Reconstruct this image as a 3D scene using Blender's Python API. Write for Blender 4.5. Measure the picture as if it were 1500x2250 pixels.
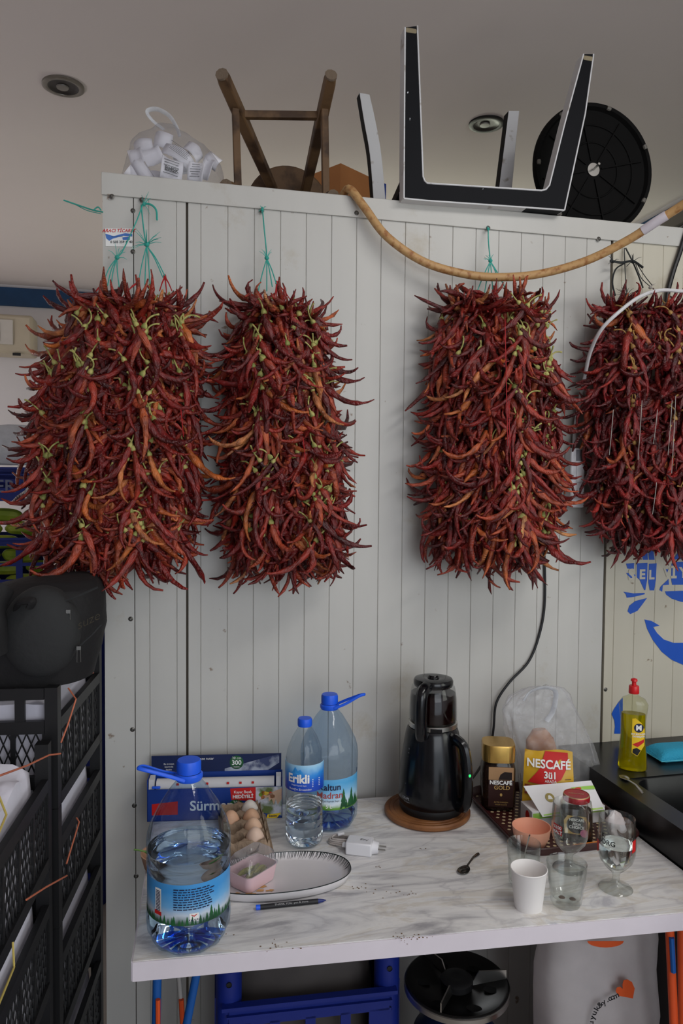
import bpy, bmesh, math, random
from mathutils import Vector as V, Matrix as M, noise as NZ
PI = math.pi
for o in list(bpy.data.objects): bpy.data.objects.remove(o)
SC = bpy.context.scene
COL = SC.collection

# ------------------------------------------------------------------ camera
F, YAW, PIT, ROL = 1630.0, .2253, -.0407, .0079      # focal length in px of the 1500x2250 frame
EYE = V((0, 0, 1.57))
_f = V((math.sin(YAW)*math.cos(PIT), math.cos(YAW)*math.cos(PIT), math.sin(PIT)))
_r = V((math.cos(YAW), -math.sin(YAW), 0)); _u = _r.cross(_f)
CR = _r*math.cos(ROL) + _u*math.sin(ROL); CU = -_r*math.sin(ROL) + _u*math.cos(ROL); CF = _f
cam = bpy.data.cameras.new('camera'); co = bpy.data.objects.new('camera', cam); COL.objects.link(co)
cam.sensor_fit = 'VERTICAL'; cam.sensor_height = 36; cam.sensor_width = 24; cam.lens = F/2250*36
cam.clip_start = .02; cam.clip_end = 60
co.matrix_world = M(((CR.x, CU.x, -CF.x, EYE.x), (CR.y, CU.y, -CF.y, EYE.y), (CR.z, CU.z, -CF.z, EYE.z), (0, 0, 0, 1)))
SC.camera = co
# ------------------------------------------------------------------ world, daylight, exposure
wd = bpy.data.worlds.new('sky'); SC.world = wd; wd.use_nodes = True
bg = wd.node_tree.nodes['Background']; bg.inputs[0].default_value = (.82, .9, 1, 1); bg.inputs[1].default_value = 1.45
def area(name, loc, target, sx, sy, power, col):
    l = bpy.data.lights.new(name, 'AREA'); l.shape = 'RECTANGLE'; l.size = sx; l.size_y = sy; l.energy = power; l.color = col
    o = bpy.data.objects.new(name, l); COL.objects.link(o); o.location = loc
    o.rotation_euler = (V(target)-V(loc)).to_track_quat('-Z', 'Y').to_euler(); return o
area('shopfront_daylight', (.8, -2.4, 1.75), (.5, 1.9, 1.3), 2.4, 1.6, 24, (.95, .97, 1))
area('added_back_light', (1.75, 5.4, 1.8), (1.95, 2.6, 2.9), 1.0, 1.2, 44, (.95, 1, .8))  # unseen greenish light added to brighten the ceiling at the right
area('added_right_light', (2.24, .1, 1.7), (.6, 1.0, 1.9), 1.5, 1.3, 15, (.97, 1, .9))  # unseen light added at the right, throws shadows leftward
area('added_left_room_light', (-2.95, 4.1, 1.5), (-.5, 4.3, 2.3), 1.8, 1.5, 36, (1, .95, .94))  # unseen light added to brighten the room at back left
area('added_overhead_light', (1.2, .35, 2.87), (.85, .75, 0), 1.2, .35, 19, (1, .98, .95))  # unseen overhead light added to brighten the counter
SC.view_settings.view_transform = 'Standard'; SC.view_settings.look = 'None'
SC.view_settings.exposure = 0; SC.view_settings.gamma = 1; SC.view_settings.use_curve_mapping = False

# ------------------------------------------------------------------ helpers
def ray(px, py): return CR*((px-750)/F) - CU*((py-1125)/F) + CF
def onz(px, py, z): d = ray(px, py); return EYE + d*((z-EYE.z)/d.z)
def ony(px, py, y): d = ray(px, py); return EYE + d*(y/d.y)
def lin(c):
    return tuple((v/255)/12.92 if v/255 <= .04045 else ((v/255+.055)/1.055)**2.4 for v in c) + (1,)
def nd(nt, t, **k):
    n = nt.nodes.new(t)
    for a, b in k.items():
        if a[0] == '_': n.inputs[int(a[1:])].default_value = b
        else: setattr(n, a, b)
    return n
def ramp(nt, stops, interp='LINEAR'):
    r = nt.nodes.new('ShaderNodeValToRGB'); e = r.color_ramp.elements; r.color_ramp.interpolation = interp
    while len(e) < len(stops): e.new(.5)
    for i, (p, c) in enumerate(stops): e[i].position = p; e[i].color = c
    return r
def mixc(nt, f, a, b, mode='MIX'):
    n = nt.nodes.new('ShaderNodeMix'); n.data_type = 'RGBA'; n.blend_type = mode
    for s, v in ((0, f), (6, a), (7, b)):
        if hasattr(v, 'links'): nt.links.new(v, n.inputs[s])
        else: n.inputs[s].default_value = v
    return n.outputs[2]
def mat(name, col, rough=.5, metal=0, var=.12, vs=9, bump=0, bs=70, col2=None, fac=(.45, .6), spec=.5, coat=0, trans=0, ior=1.45, emit=0, sub=0):
    m = bpy.data.materials.new(name); m.use_nodes = True; nt = m.node_tree; L = nt.links.new
    b = nt.nodes['Principled BSDF']; c = lin(col)
    tc = nd(nt, 'ShaderNodeTexCoord'); no = nd(nt, 'ShaderNodeTexNoise'); no.inputs['Scale'].default_value = vs; no.inputs['Detail'].default_value = 4
    L(tc.outputs['Object'], no.inputs['Vector'])
    c2 = lin(col2) if col2 else tuple(v*(1-var) for v in c[:3])+(1,)
    r = ramp(nt, [(fac[0] if col2 else .3, c), (fac[1] if col2 else .75, c2)]); L(no.outputs[0], r.inputs[0]); L(r.outputs[0], b.inputs['Base Color'])
    b.inputs['Roughness'].default_value = rough; b.inputs['Metallic'].default_value = metal
    b.inputs['Specular IOR Level'].default_value = spec; b.inputs['Coat Weight'].default_value = coat
    b.inputs['Transmission Weight'].default_value = trans; b.inputs['IOR'].default_value = ior
    if emit: b.inputs['Emission Color'].default_value = c; b.inputs['Emission Strength'].default_value = emit
    if bump:
        n2 = nd(nt, 'ShaderNodeTexNoise'); n2.inputs['Scale'].default_value = bs; n2.inputs['Detail'].default_value = 3
        L(tc.outputs['Object'], n2.inputs['Vector']); bp = nd(nt, 'ShaderNodeBump'); bp.inputs['Strength'].default_value = bump; bp.inputs['Distance'].default_value = .004
        L(n2.outputs[0], bp.inputs['Height']); L(bp.outputs[0], b.inputs['Normal'])
    return m
def film(name, tint, gloss=.35, white=0, rough=.08, base=.035, wcol=(235, 238, 242), bump=0, bs=30):
    """thin clear plastic: tinted see-through + fresnel gloss + a milky part"""
    m = bpy.data.materials.new(name); m.use_nodes = True; nt = m.node_tree; L = nt.links.new
    out = nt.nodes['Material Output']; nt.nodes.remove(nt.nodes['Principled BSDF'])
    t = nd(nt, 'ShaderNodeBsdfTransparent'); t.inputs[0].default_value = lin(tint)
    g = nd(nt, 'ShaderNodeBsdfGlossy'); g.inputs['Roughness'].default_value = rough
    fr = nd(nt, 'ShaderNodeLayerWeight'); fr.inputs[0].default_value = .5
    pw = nd(nt, 'ShaderNodeMath', operation='POWER'); pw.inputs[1].default_value = 3.2; L(fr.outputs['Facing'], pw.inputs[0])
    ml = nd(nt, 'ShaderNodeMath', operation='MULTIPLY_ADD'); ml.inputs[1].default_value = gloss*1.5; ml.inputs[2].default_value = base; L(pw.outputs[0], ml.inputs[0])
    s1 = nd(nt, 'ShaderNodeMixShader'); L(ml.outputs[0], s1.inputs[0]); L(t.outputs[0], s1.inputs[1]); L(g.outputs[0], s1.inputs[2])
    last = s1
    tc = nd(nt, 'ShaderNodeTexCoord'); no = nd(nt, 'ShaderNodeTexNoise'); no.inputs['Scale'].default_value = bs; no.inputs['Detail'].default_value = 5
    L(tc.outputs['Object'], no.inputs['Vector'])
    if white:
        d = nd(nt, 'ShaderNodeBsdfDiffuse'); d.inputs[0].default_value = lin(wcol)
        tl = nd(nt, 'ShaderNodeBsdfTranslucent'); tl.inputs[0].default_value = lin(wcol)
        dm = nd(nt, 'ShaderNodeMixShader', _0=.4); L(d.outputs[0], dm.inputs[1]); L(tl.outputs[0], dm.inputs[2])
        r = ramp(nt, [(.3, (white*.55,)*3+(1,)), (.7, (min(1, white*1.3),)*3+(1,))]); L(no.outputs[0], r.inputs[0])
        s2 = nd(nt, 'ShaderNodeMixShader'); L(r.outputs[0], s2.inputs[0]); L(s1.outputs[0], s2.inputs[1]); L(dm.outputs[0], s2.inputs[2]); last = s2
    if bump:
        bp = nd(nt, 'ShaderNodeBump'); bp.inputs['Strength'].default_value = bump; bp.inputs['Distance'].default_value = .01
        L(no.outputs[0], bp.inputs['Height']); L(bp.outputs[0], g.inputs['Normal'])
    L(last.outputs[0], out.inputs[0]); return m

class MB:
    def __init__(s): s.v = []; s.f = []; s.m = []
    def add(s, vs, fs, mi=0):
        o = len(s.v); s.v += [tuple(p) for p in vs]; s.f += [tuple(i+o for i in f) for f in fs]; s.m += [mi]*len(fs); return s
    def box(s, c, d, rot=None, mi=0):
        p = [V((x*d[0]/2, y*d[1]/2, z*d[2]/2)) for z in (-1, 1) for y in (-1, 1) for x in (-1, 1)]
        if rot is not None:
            if not isinstance(rot, M): rot = M.Rotation(rot, 3, 'Z')
            p = [rot @ q for q in p]
        return s.add([q+V(c) for q in p], [(0, 2, 3, 1), (4, 5, 7, 6), (0, 1, 5, 4), (2, 6, 7, 3), (0, 4, 6, 2), (1, 3, 7, 5)], mi)
    def tube(s, pts, r, n=8, cap=True, mi=0, flat=1, closed=False):
        pts = [V(p) for p in pts]; k = len(pts); rs = r if isinstance(r, (list, tuple)) else [r]*k
        vs = []; nrm = None
        for i, p in enumerate(pts):
            if closed: t = pts[(i+1) % k]-pts[i-1]
            else: t = pts[min(i+1, k-1)]-pts[max(i-1, 0)]
            if t.length < 1e-9: t = V((0, 0, 1))
            t.normalize()
            if nrm is None: nrm = t.orthogonal().normalized()
            nrm = (nrm-t*nrm.dot(t)); nrm = nrm.normalized() if nrm.length > 1e-6 else t.orthogonal().normalized()
            b = t.cross(nrm)
            for j in range(n):
                a = 2*PI*j/n; vs.append(p+nrm*math.cos(a)*rs[i]+b*math.sin(a)*rs[i]*flat)
        fs = [(i*n+j, i*n+(j+1) % n, ((i+1) % k)*n+(j+1) % n, ((i+1) % k)*n+j) for i in range(k if closed else k-1) for j in range(n)]
        if cap and not closed: fs += [tuple(range(n))[::-1], tuple((k-1)*n+j for j in range(n))]
        return s.add(vs, fs, mi)
    def lathe(s, prof, n=40, c=(0, 0, 0), mi=0, sx=1, sy=1, squ=None, wob=None):
        vs = []; fs = []; k = len(prof)
        for i, (r, z) in enumerate(prof):
            for j in range(n):
                a = 2*PI*j/n; rr = r*(wob(a, i) if wob else 1); ca, sa = math.cos(a), math.sin(a)
                if squ:
                    q = (abs(ca)**squ+abs(sa)**squ)**(-1/squ); rr *= q
                vs.append((c[0]+rr*ca*sx, c[1]+rr*sa*sy, c[2]+z))
        for i in range(k-1):
            for j in range(n):
                fs.append((i*n+j, i*n+(j+1) % n, (i+1)*n+(j+1) % n, (i+1)*n+j))
        if prof[0][0] > 1e-6 and prof[0][0] < .0001: pass
        return s.add(vs, fs, mi)
    def disc(s, r, z, n=40, c=(0, 0, 0), up=True, mi=0, sx=1, sy=1):
        return s.add([(c[0]+r*math.cos(2*PI*j/n)*sx, c[1]+r*math.sin(2*PI*j/n)*sy, c[2]+z) for j in range(n)], [tuple(range(n)) if up else tuple(range(n))[::-1]], mi)
    def prism(s, poly, off, mi=0, smi=None):
        k = len(poly); off = V(off); a = [V(p) for p in poly]; b = [p+off for p in a]
        s.add(a+b, [tuple(range(k)), tuple(range(k, 2*k))[::-1]], mi)
        return s.add(a+b, [(i, i+k, (i+1) % k+k, (i+1) % k) for i in range(k)], mi if smi is None else smi)
    def poly(s, pts, mi=0): return s.add(pts, [tuple(range(len(pts)))], mi)
    def build(s, name, mats, parent=None, smooth=True, ang=38, bevel=0, loc=None, rz=0, fix=True):
        me = bpy.data.meshes.new(name); me.from_pydata(s.v, [], s.f)
        for m_ in (mats if isinstance(mats, (list, tuple)) else [mats]): me.materials.append(m_)
        me.polygons.foreach_set('material_index', s.m)
        if fix:
            bm = bmesh.new(); bm.from_mesh(me); bmesh.ops.remove_doubles(bm, verts=bm.verts, dist=1e-6)
            bmesh.ops.recalc_face_normals(bm, faces=bm.faces); bm.to_mesh(me); bm.free()
        if smooth:
            me.shade_smooth(); me.set_sharp_from_angle(angle=math.radians(ang))
        o = bpy.data.objects.new(name, me); COL.objects.link(o)
        if parent: o.parent = parent
        if loc is not None: o.location = loc
        o.rotation_euler = (0, 0, rz)
        if bevel:
            b = o.modifiers.new('bevel', 'BEVEL'); b.width = bevel; b.segments = 2; b.limit_method = 'ANGLE'; b.angle_limit = math.radians(40)
        return o
def tag(o, label, cat, group=None):
    o['label'] = label; o['category'] = cat
    if group: o['group'] = group
    return o
def thing(name, label, cat, loc=(0, 0, 0), rz=0, group=None):
    o = bpy.data.objects.new(name, None); o.empty_display_size = .05; COL.objects.link(o); o.location = loc; o.rotation_euler = (0, 0, rz)
    return tag(o, label, cat, group)
def struct(o): o['kind'] = 'structure'; return o
def bez(pts, n=8):
    """Catmull-Rom through pts"""
    p = [V(q) for q in pts]; p = [p[0]*2-p[1]]+p+[p[-1]*2-p[-2]]; out = []
    for i in range(1, len(p)-2):
        for k in range(n):
            t = k/n; a, b, c, d = p[i-1], p[i], p[i+1], p[i+2]
            out.append(.5*((2*b)+(c-a)*t+(2*a-5*b+4*c-d)*t*t+(3*b-a-3*c+d)*t**3))
    return out+[p[-2]]
_tc = {}
def text(s, size=.01, bold=0, shear=0, align='CENTER', sx=1):
    """flat text as (verts in metres, faces), x right, y up, centred"""
    k = (s, bold, shear, align)
    if k not in _tc:
        c = bpy.data.curves.new('t', 'FONT'); c.body = s; c.size = 1; c.offset = bold; c.shear = shear; c.align_x = align; c.align_y = 'CENTER'; c.resolution_u = 3
        o = bpy.data.objects.new('t', c); me = bpy.data.meshes.new_from_object(o)
        _tc[k] = ([tuple(v.co) for v in me.vertices], [tuple(p.vertices) for p in me.polygons])
        bpy.data.objects.remove(o); bpy.data.meshes.remove(me); bpy.data.curves.remove(c)
    v, f = _tc[k]
    return [(x*size*sx, y*size) for x, y, z in v], f
def put(mb, tx, fn, mi=0):
    """map flat text through fn(u, v) -> point"""
    v, f = tx; mb.add([fn(x, y) for x, y in v], f, mi); return mb
def plane(o, ux, uy): o, ux, uy = V(o), V(ux), V(uy); return lambda u, v: o+ux*u+uy*v
def cyl(R, a0=0, z0=0, c=(0, 0)):
    """wrap on a cylinder facing local -Y"""
    return lambda u, v: (c[0]+R*math.sin(a0+u/R), c[1]-R*math.cos(a0+u/R), z0+v)
def faceat(p): return math.atan2(p[0], p[1])*-1        # rotation that turns local -Y towards the camera's foot point
def blob(rows, nz=0, fs=8, n=28, squ=2.6, seed=0, cap=True, steps=4, fold=0):
    """closed soft body: rows (z, xc, half width, half depth, yc)"""
    mb = MB(); R = []
    for i in range(len(rows)-1):
        for k in range(steps):
            t = k/steps; R.append([a+(b-a)*t for a, b in zip(rows[i], rows[i+1])])
    R.append(list(rows[-1])); vs = []
    for z, xc, hw, hd, yc in R:
        for j in range(n):
            a = 2*PI*j/n; ca, sa = math.cos(a), math.sin(a); q = (abs(ca)**squ+abs(sa)**squ)**(-1/squ)
            p = V((xc+hw*q*ca, yc+hd*q*sa, z))
            if nz:
                d = NZ.noise(p*fs+V((seed*7.1, 3, 1)))+.5*abs(NZ.noise(p*fs*2.3+V((seed, 9, 4))))
                p += V((ca, sa, .3))*nz*d
            if fold: p += V((ca, sa, 0))*fold*(abs(NZ.noise(V((a*2.2, p.z*5, seed))))*2-.5+.5*abs(NZ.noise(V((a*6+p.z*8, p.z*9, seed+5)))))
            vs.append(p)
    k = len(R); fs_ = [(i*n+j, i*n+(j+1) % n, (i+1)*n+(j+1) % n, (i+1)*n+j) for i in range(k-1) for j in range(n)]
    if cap: fs_ += [tuple(range(n))[::-1], tuple((k-1)*n+j for j in range(n))]
    return mb.add(vs, fs_)

# ------------------------------------------------------------------ shared materials
Mt = {}
Mt['blue_cap'] = mat('blue_cap_plastic', (30, 95, 235), .4, var=.08)
Mt['white'] = mat('white_plastic', (225, 224, 228), .4, var=.04)
Mt['black'] = mat('black_gloss_plastic', (10, 11, 15), .18, var=.2, spec=.5)
Mt['dark'] = mat('dark_plastic', (18, 18, 20), .5)
Mt['steel'] = mat('brushed_steel', (190, 188, 184), .28, 1, var=.1)
Mt['print_white'] = mat('white_print', (238, 238, 236), .55, var=.02)
Mt['print_black'] = mat('black_print', (22, 22, 26), .55)
Mt['print_red'] = mat('red_print', (205, 30, 28), .5)
Mt['print_blue'] = mat('blue_print', (25, 60, 150), .5)
Mt['print_navy'] = mat('navy_print', (22, 30, 70), .5)
Mt['print_green'] = mat('green_print', (30, 95, 50), .55, col2=(20, 60, 40))
Mt['print_yellow'] = mat('yellow_print', (240, 200, 30), .5)
Mt['glass'] = film('clear_glass', (250, 252, 251), .62, 0, .03, .06)
Mt['water'] = mat('water', (250, 253, 254), 0, var=0, trans=1, ior=1.33)
Mt['paper'] = mat('white_paper', (226, 224, 236), .8, bump=.4, bs=25)
W = 1.875          # front face of the cold-room wall
T = .75            # counter top
ROOF = 2.296
# ================================================================== structure
mceil = mat('painted_ceiling', (214, 204, 202), .9, var=.05, vs=1.3, bump=.05, bs=40)
mwhite = mat('painted_far_wall', (222, 218, 220), .9, var=.05, vs=2)
mblue = mat('blue_painted_band', (22, 66, 108), .6, var=.25, vs=12)
mfloor = mat('floor_tiles', (172, 164, 156), .5, var=.25, vs=4)
def slab(name, a, b, m):
    a, b = V(a), V(b); return struct(MB().box((b-a)/2*0+(a+b)/2, b-a).build(name, m, smooth=False))
CE = 2.9
slab('ceiling', (-3, -2.5, CE), (2.4, 5.7, CE+.1), mceil)
slab('floor', (-3, -2.5, -.1), (2.4, 5.7, 0), mfloor)
wl = slab('wall_left', (-3.1, -2.5, 0), (-3, 5.7, CE), mwhite)
wf = slab('wall_far', (-3, 5.52, 0), (2.4, 5.7, CE), mwhite)
slab('added_front_wall', (-3, -2.6, 0), (-.3, -2.5, CE), mwhite)  # unseen wall section added to block light from the front left
wr = slab('wall_right', (2.3, -2.5, 0), (2.4, 5.52, CE), mwhite)
slab('trim_1', (-3, 5.505, CE-.145), (2.3, 5.52, CE-.02), mblue)
slab('trim_2', (2.285, -2.5, CE-.075), (2.3, 5.5, CE-.03), mblue)
slab('trim_3', (2.27, -2.5, CE-.135), (2.3, 5.5, CE-.08), mat('grey_rail', (110, 104, 98), .6))
MB().box((2.29, 1.8, 2.3), (.016, 5.4, .9)).build('dark_blind', mat('dark_brown_blind', (46, 36, 30), .8), wr)

mpane = mat('added_pane', (225, 232, 238), .2)  # plain pale panes for the added windows
def added_window(name, c, sx, sz, axis):
    d = (.012, sx, sz) if axis == 'x' else (sx, .012, sz); o = struct(MB().box(c, d).build(name, mpane, smooth=False)); e = .05
    for k in (-1, 0, 1):
        off = V((0, k*sx/2, 0)) if axis == 'x' else V((k*sx/2, 0, 0)); MB().box(V(c)+off, (.03, e, sz+e) if axis == 'x' else (e, .03, sz+e)).build('added_window_frame', Mt['white'], o, smooth=False)
added_window('added_window_1', (-2.995, 4.1, 1.5), 1.9, 1.6, 'x'); added_window('added_window_2', (2.293, .1, 1.7), 1.6, 1.4, 'x'); added_window('added_window_3', (1.75, 5.515, 1.8), 1.05, 1.3, 'y')  # unseen windows added only to back the side and rear area lights
MB().box((1.2, .35, CE-.01), (1.25, .4, .018)).build('added_lamp_panel', Mt['white'], bpy.data.objects['ceiling'], smooth=False)  # unseen panel added above the overhead area light

# cold-room wall of sandwich panels
def panelmat(name, col):
    m = bpy.data.materials.new(name); m.use_nodes = True; nt = m.node_tree; L = nt.links.new; b = nt.nodes['Principled BSDF']
    tc = nd(nt, 'ShaderNodeTexCoord'); mp = nd(nt, 'ShaderNodeMapping'); mp.inputs['Scale'].default_value = (9, 9, .8); L(tc.outputs['Object'], mp.inputs[0])
    n1 = nd(nt, 'ShaderNodeTexNoise'); n1.inputs['Scale'].default_value = 1.6; n1.inputs['Detail'].default_value = 6; L(mp.outputs[0], n1.inputs[0])
    c = mixc(nt, n1.outputs[0], lin(col), tuple(v*.86 for v in lin(col)[:3])+(1,))
    n2 = nd(nt, 'ShaderNodeTexNoise'); n2.inputs['Scale'].default_value = 3.1; n2.inputs['Detail'].default_value = 9; n2.inputs['Roughness'].default_value = .68; L(tc.outputs['Object'], n2.inputs[0])
    r2 = ramp(nt, [(.585, (0, 0, 0, 1)), (.7, (.6,)*3+(1,))]); L(n2.outputs[0], r2.inputs[0])
    c = mixc(nt, r2.outputs[0], c, lin((164, 150, 124)))
    n3 = nd(nt, 'ShaderNodeTexNoise'); n3.inputs['Scale'].default_value = 27; n3.inputs['Detail'].default_value = 6; L(tc.outputs['Object'], n3.inputs[0])
    r3 = ramp(nt, [(.715, (0, 0, 0, 1)), (.755, (.8,)*3+(1,))]); L(n3.outputs[0], r3.inputs[0])
    c = mixc(nt, r3.outputs[0], c, lin((112, 84, 56)))
    L(c, b.inputs['Base Color']); b.inputs['Roughness'].default_value = .42
    n4 = nd(nt, 'ShaderNodeTexNoise'); n4.inputs['Scale'].default_value = 5; L(tc.outputs['Object'], n4.inputs[0])
    bp = nd(nt, 'ShaderNodeBump'); bp.inputs['Strength'].default_value = .12; bp.inputs['Distance'].default_value = .01; L(n4.outputs[0], bp.inputs['Height']); L(bp.outputs[0], b.inputs['Normal'])
    return m
mpan = panelmat('cold_room_sheet', (197, 195, 190)); mpan2 = panelmat('cold_room_sheet_yellowed', (200, 194, 178))
XL = ony(228, 1000, W).x; XJ1 = ony(295, 1000, W).x; XJ2 = ony(411, 900, W).x; XJ3 = ony(1334, 1000, W).x; XR = 2.28
wb = struct(MB().box(((XL+XR)/2, W+.055, ROOF/2-.01), (XR-XL-.004, .09, ROOF-.03)).build('wall_back', mat('panel_core_edge', (92, 84, 74), .8)))
def panel(x0, x1, m, sp=.0655, off=.03):
    xs = [(x0, 0)]; x = x0+off
    while x < x1-.012:
        xs += [(x-.0013, 0), (x, .0022), (x+.0013, 0)]; x += sp
    xs.append((x1, 0)); vs = []
    for x, d in xs: vs += [(x, W+d, .01), (x, W+d, 2.262)]
    k = len(xs); mb = MB().add(vs, [(2*i, 2*i+2, 2*i+3, 2*i+1) for i in range(k-1)])
    mb.add([(x0, W, .01), (x0, W+.0098, .01), (x0, W+.0098, 2.262), (x0, W, 2.262)], [(0, 1, 2, 3)]); mb.add([(x1, W, .01), (x1, W+.0098, .01), (x1, W+.0098, 2.262), (x1, W, 2.262)], [(0, 3, 2, 1)])
    return mb.build('panel', m, wb, smooth=False, fix=False)
panel(XL, XJ1-.001, mpan, sp=.3, off=.29); panel(XJ1+.001, XJ2-.003, mpan, off=.034); panel(XJ2+.003, XJ3-.004, mpan); panel(XJ3+.004, XR, mpan2, off=.028)
struct(MB().box((XL+.02, 2.9, 1.14), (.04, 1.93, 2.27)).build('wall_side', mpan))
rf = struct(MB().box(((XL+XR)/2, 2.9, ROOF-.03), (XR-XL, 1.98, .06)).build('roof_slab', mpan))
# capping angle along the top edge, with its screws
t4 = MB().box(((XL+XR)/2, W-.003, 2.272), (XR-XL+.004, .005, .052)).box(((XL+XR)/2, W+.02, 2.2975), (XR-XL+.004, .05, .003)).build('trim_4', mpan, bevel=.001); struct(t4)
mscrew = mat('screw_zinc', (110, 108, 104), .4, .8)
def screw(px, py, y, parent, r=.0042):
    p = ony(px, py, y); mb = MB().lathe([(0, -.0026), (r*.5, -.0026), (r, -.0008), (r*1.5, 0)], 12)
    mb.v = [(p.x+a, p.y+c, p.z+b) for a, b, c in mb.v]; mb.build('screw', mscrew, parent)
for px, py in [(246, 432), (312, 439), (575, 463), (783, 468), (1072, 501), (1315, 525)]: screw(px, py, W-.0056, t4)
for px, py in [(292, 463), (292, 553), (287, 1360), (291, 1603), (295, 1770), (299, 1925), (1330, 1515)]: screw(px, py, W-.0003, wb, .004)
# sticker on the corner post
def px_pt(px, py, y=W-.0012): return ony(px, py, y)
a, b, c, d = px_pt(231, 502), px_pt(291, 502), px_pt(290, 542), px_pt(232, 541)
st = MB().prism([a, b, c, d], (0, .0008, 0)).build('sticker', Mt['print_white'], wb, smooth=False); st['label'] = 'small white dealer sticker with red heading'
ux = (b-a).normalized(); uz = V((0, 0, 1)); s_ = plane((a+b+c+d)/4+V((0, -.0006, 0)), ux, uz)
mb = MB(); put(mb, text('ARACI TİCARET', .0105, .02, .25), lambda u, v: s_(u, v+.0155)); mb.build('sticker_heading', Mt['print_red'], st, smooth=False)
mb = MB(); put(mb, text('0 505 259 4  40', .008, .02), lambda u, v: s_(u+.006, v-.011)); put(mb, text('soğuk hava odaları', .0035), lambda u, v: s_(u-.004, v+.002)); mb.build('sticker_number', Mt['print_black'], st, smooth=False)
mb = MB().poly([s_(-.031, .009), s_(-.012, .003), (s_(.014, .010)), s_(.031, .008), s_(.031, .002), s_(.01, .004), s_(-.014, -.003), s_(-.022, -.008), s_(-.029, -.002)]); mb.poly([s_(.008, .0), s_(.026, .002), s_(.025, -.006), s_(.009, -.006)]); mb.build('sticker_swoosh', mat('sticker_blue', (70, 120, 200), .5), st, smooth=False)
# painted anchor emblem on the right panel
mblu = mat('emblem_blue_vinyl', (22, 84, 190), .45, var=.1)
def q(pts): return [(1320+x/4.5, 1150+y/4.5) for x, y in pts]
polys = [q(p) for p in [
 [(580, 125), (640, 85), (690, 65), (780, 70), (830, 80), (880, 70), (930, 80), (930, 130), (810, 138), (700, 150), (620, 137)],
 [(395, 225), (455, 225), (465, 360), (415, 360)], [(470, 285), (515, 240), (530, 360), (475, 360)], [(715, 355), (782, 255), (830, 250), (830, 355)],
 [(248, 398), (328, 392), (325, 450), (262, 447)], [(248, 490), (300, 492), (345, 512), (320, 540), (290, 545)],
 [(355, 395), (460, 390), (456, 560), (438, 660), (428, 660), (383, 560), (355, 535)], [(475, 400), (550, 395), (542, 560), (525, 663), (482, 663), (468, 580)],
 [(630, 450), (667, 455), (650, 520)], [(697, 400), (715, 380), (900, 380), (900, 606), (705, 608), (695, 560)],
 [(668, 550), (672, 607), (612, 612), (605, 675), (578, 660), (590, 625)],
 [(220, 675), (320, 692), (432, 688), (430, 702), (325, 727), (255, 735), (245, 700)], [(455, 738), (340, 768), (280, 815), (263, 870), (290, 897), (360, 865), (410, 800)],
 [(632, 672), (960, 662), (960, 740), (860, 785), (790, 775), (700, 745), (645, 705)],
 [(430, 950), (500, 965), (580, 1012), (515, 1025), (555, 1085), (620, 1148), (720, 1182), (860, 1180), (960, 1150), (960, 1420), (860, 1420), (700, 1350), (600, 1270), (510, 1150), (455, 1040)],
 [(182, 1755), (125, 1840), (105, 1885), (132, 1950), (138, 2010), (130, 2080), (215, 2080), (215, 1725)]]]
mb = MB()
for p in polys: mb.prism([ony(x, y, W-.0012) for x, y in p], (0, .0006, 0))
em = mb.build('anchor_emblem', mblu, wb, smooth=False); em['label'] = 'blue painted anchor emblem on the cream panel'
mb = MB()
for s, px, py, sz in [('S', 1387, 1264, .045), ('E', 1410.5, 1263, .038), ('L', 1431, 1264, .036), ('V', 1465, 1259, .034), ('İ', 1480, 1259, .046), ('Y', 1501, 1259, .042)]:
    o = ony(px, py, W-.0016); put(mb, text(s, sz, .04), plane(o, (1, 0, 0), (0, 0, 1)))
mb.build('emblem_lettering', mpan2, em, smooth=False)

# recessed ceiling lights
mch = mat('chrome_ring', (150, 146, 138), .3, .9, var=.3, vs=30); mbk = mat('dark_ring', (18, 17, 16), .5, .1)
for i, (px, py, r, lab, mring) in enumerate([(139, 188, .068, 'chrome recessed ceiling spotlight above the left chili bunch', mch), (1068, 271, .064, 'dark-rimmed recessed ceiling spotlight seen between the upturned chair legs', mbk)]):
    p = onz(px, py, CE); t = thing('ceiling_light', lab, 'ceiling light', p, 0, 'recessed ceiling lights')
    MB().lathe([(r*.72, -.001), (r*.74, -.007), (r*.88, -.009), (r, -.006), (r, 0)], 40).build('ring', mring, t)
    MB().lathe([(r*.73, -.006), (r*.6, -.002), (r*.45, -.0012), (0.0, -.001)], 40).build('reflector', mat('reflector', (58, 53, 51), .4, .2, var=.5, vs=40), t)
    MB().lathe([(r*.3, -.002), (r*.28, -.006), (.0, -.007)], 24, c=(-r*.05, r*.1, 0)).build('lamp', mat('unlit_lamp', (124, 118, 112), .4), t)
# air conditioner on the far wall
p0 = ony(75, 697, 5.38); p1 = ony(75, 795, 5.38); h = p0.z-p1.z
ac = thing('air_conditioner', 'beige wall air conditioner with louvre slot beside the left chili bunch', 'air conditioner', (p0.x-.42, 5.4, p1.z))
mbe = mat('aged_beige_plastic', (196, 184, 162), .5)
MB().box((0, .02, h/2+.02), (.84, .2, h-.04)).build('body', mbe, ac, bevel=.02)
MB().box((-.03, -.085, h*.6), (.66, .012, h*.55)).build('front_panel', mat('pale_beige_plastic', (206, 200, 192), .5), ac, bevel=.004)
MB().box((-.06, -.0925, h*.6), (.56, .003, h*.42)).build('grille', mat('taupe_grille', (168, 156, 146), .6), ac)
MB().box((-.12, -.083, h*.13), (.5, .006, h*.1)).build('louvre', Mt['dark'], ac)
MB().box((.32, -.083, h*.12), (.05, .006, h*.06)).build('display', Mt['dark'], ac)
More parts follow.
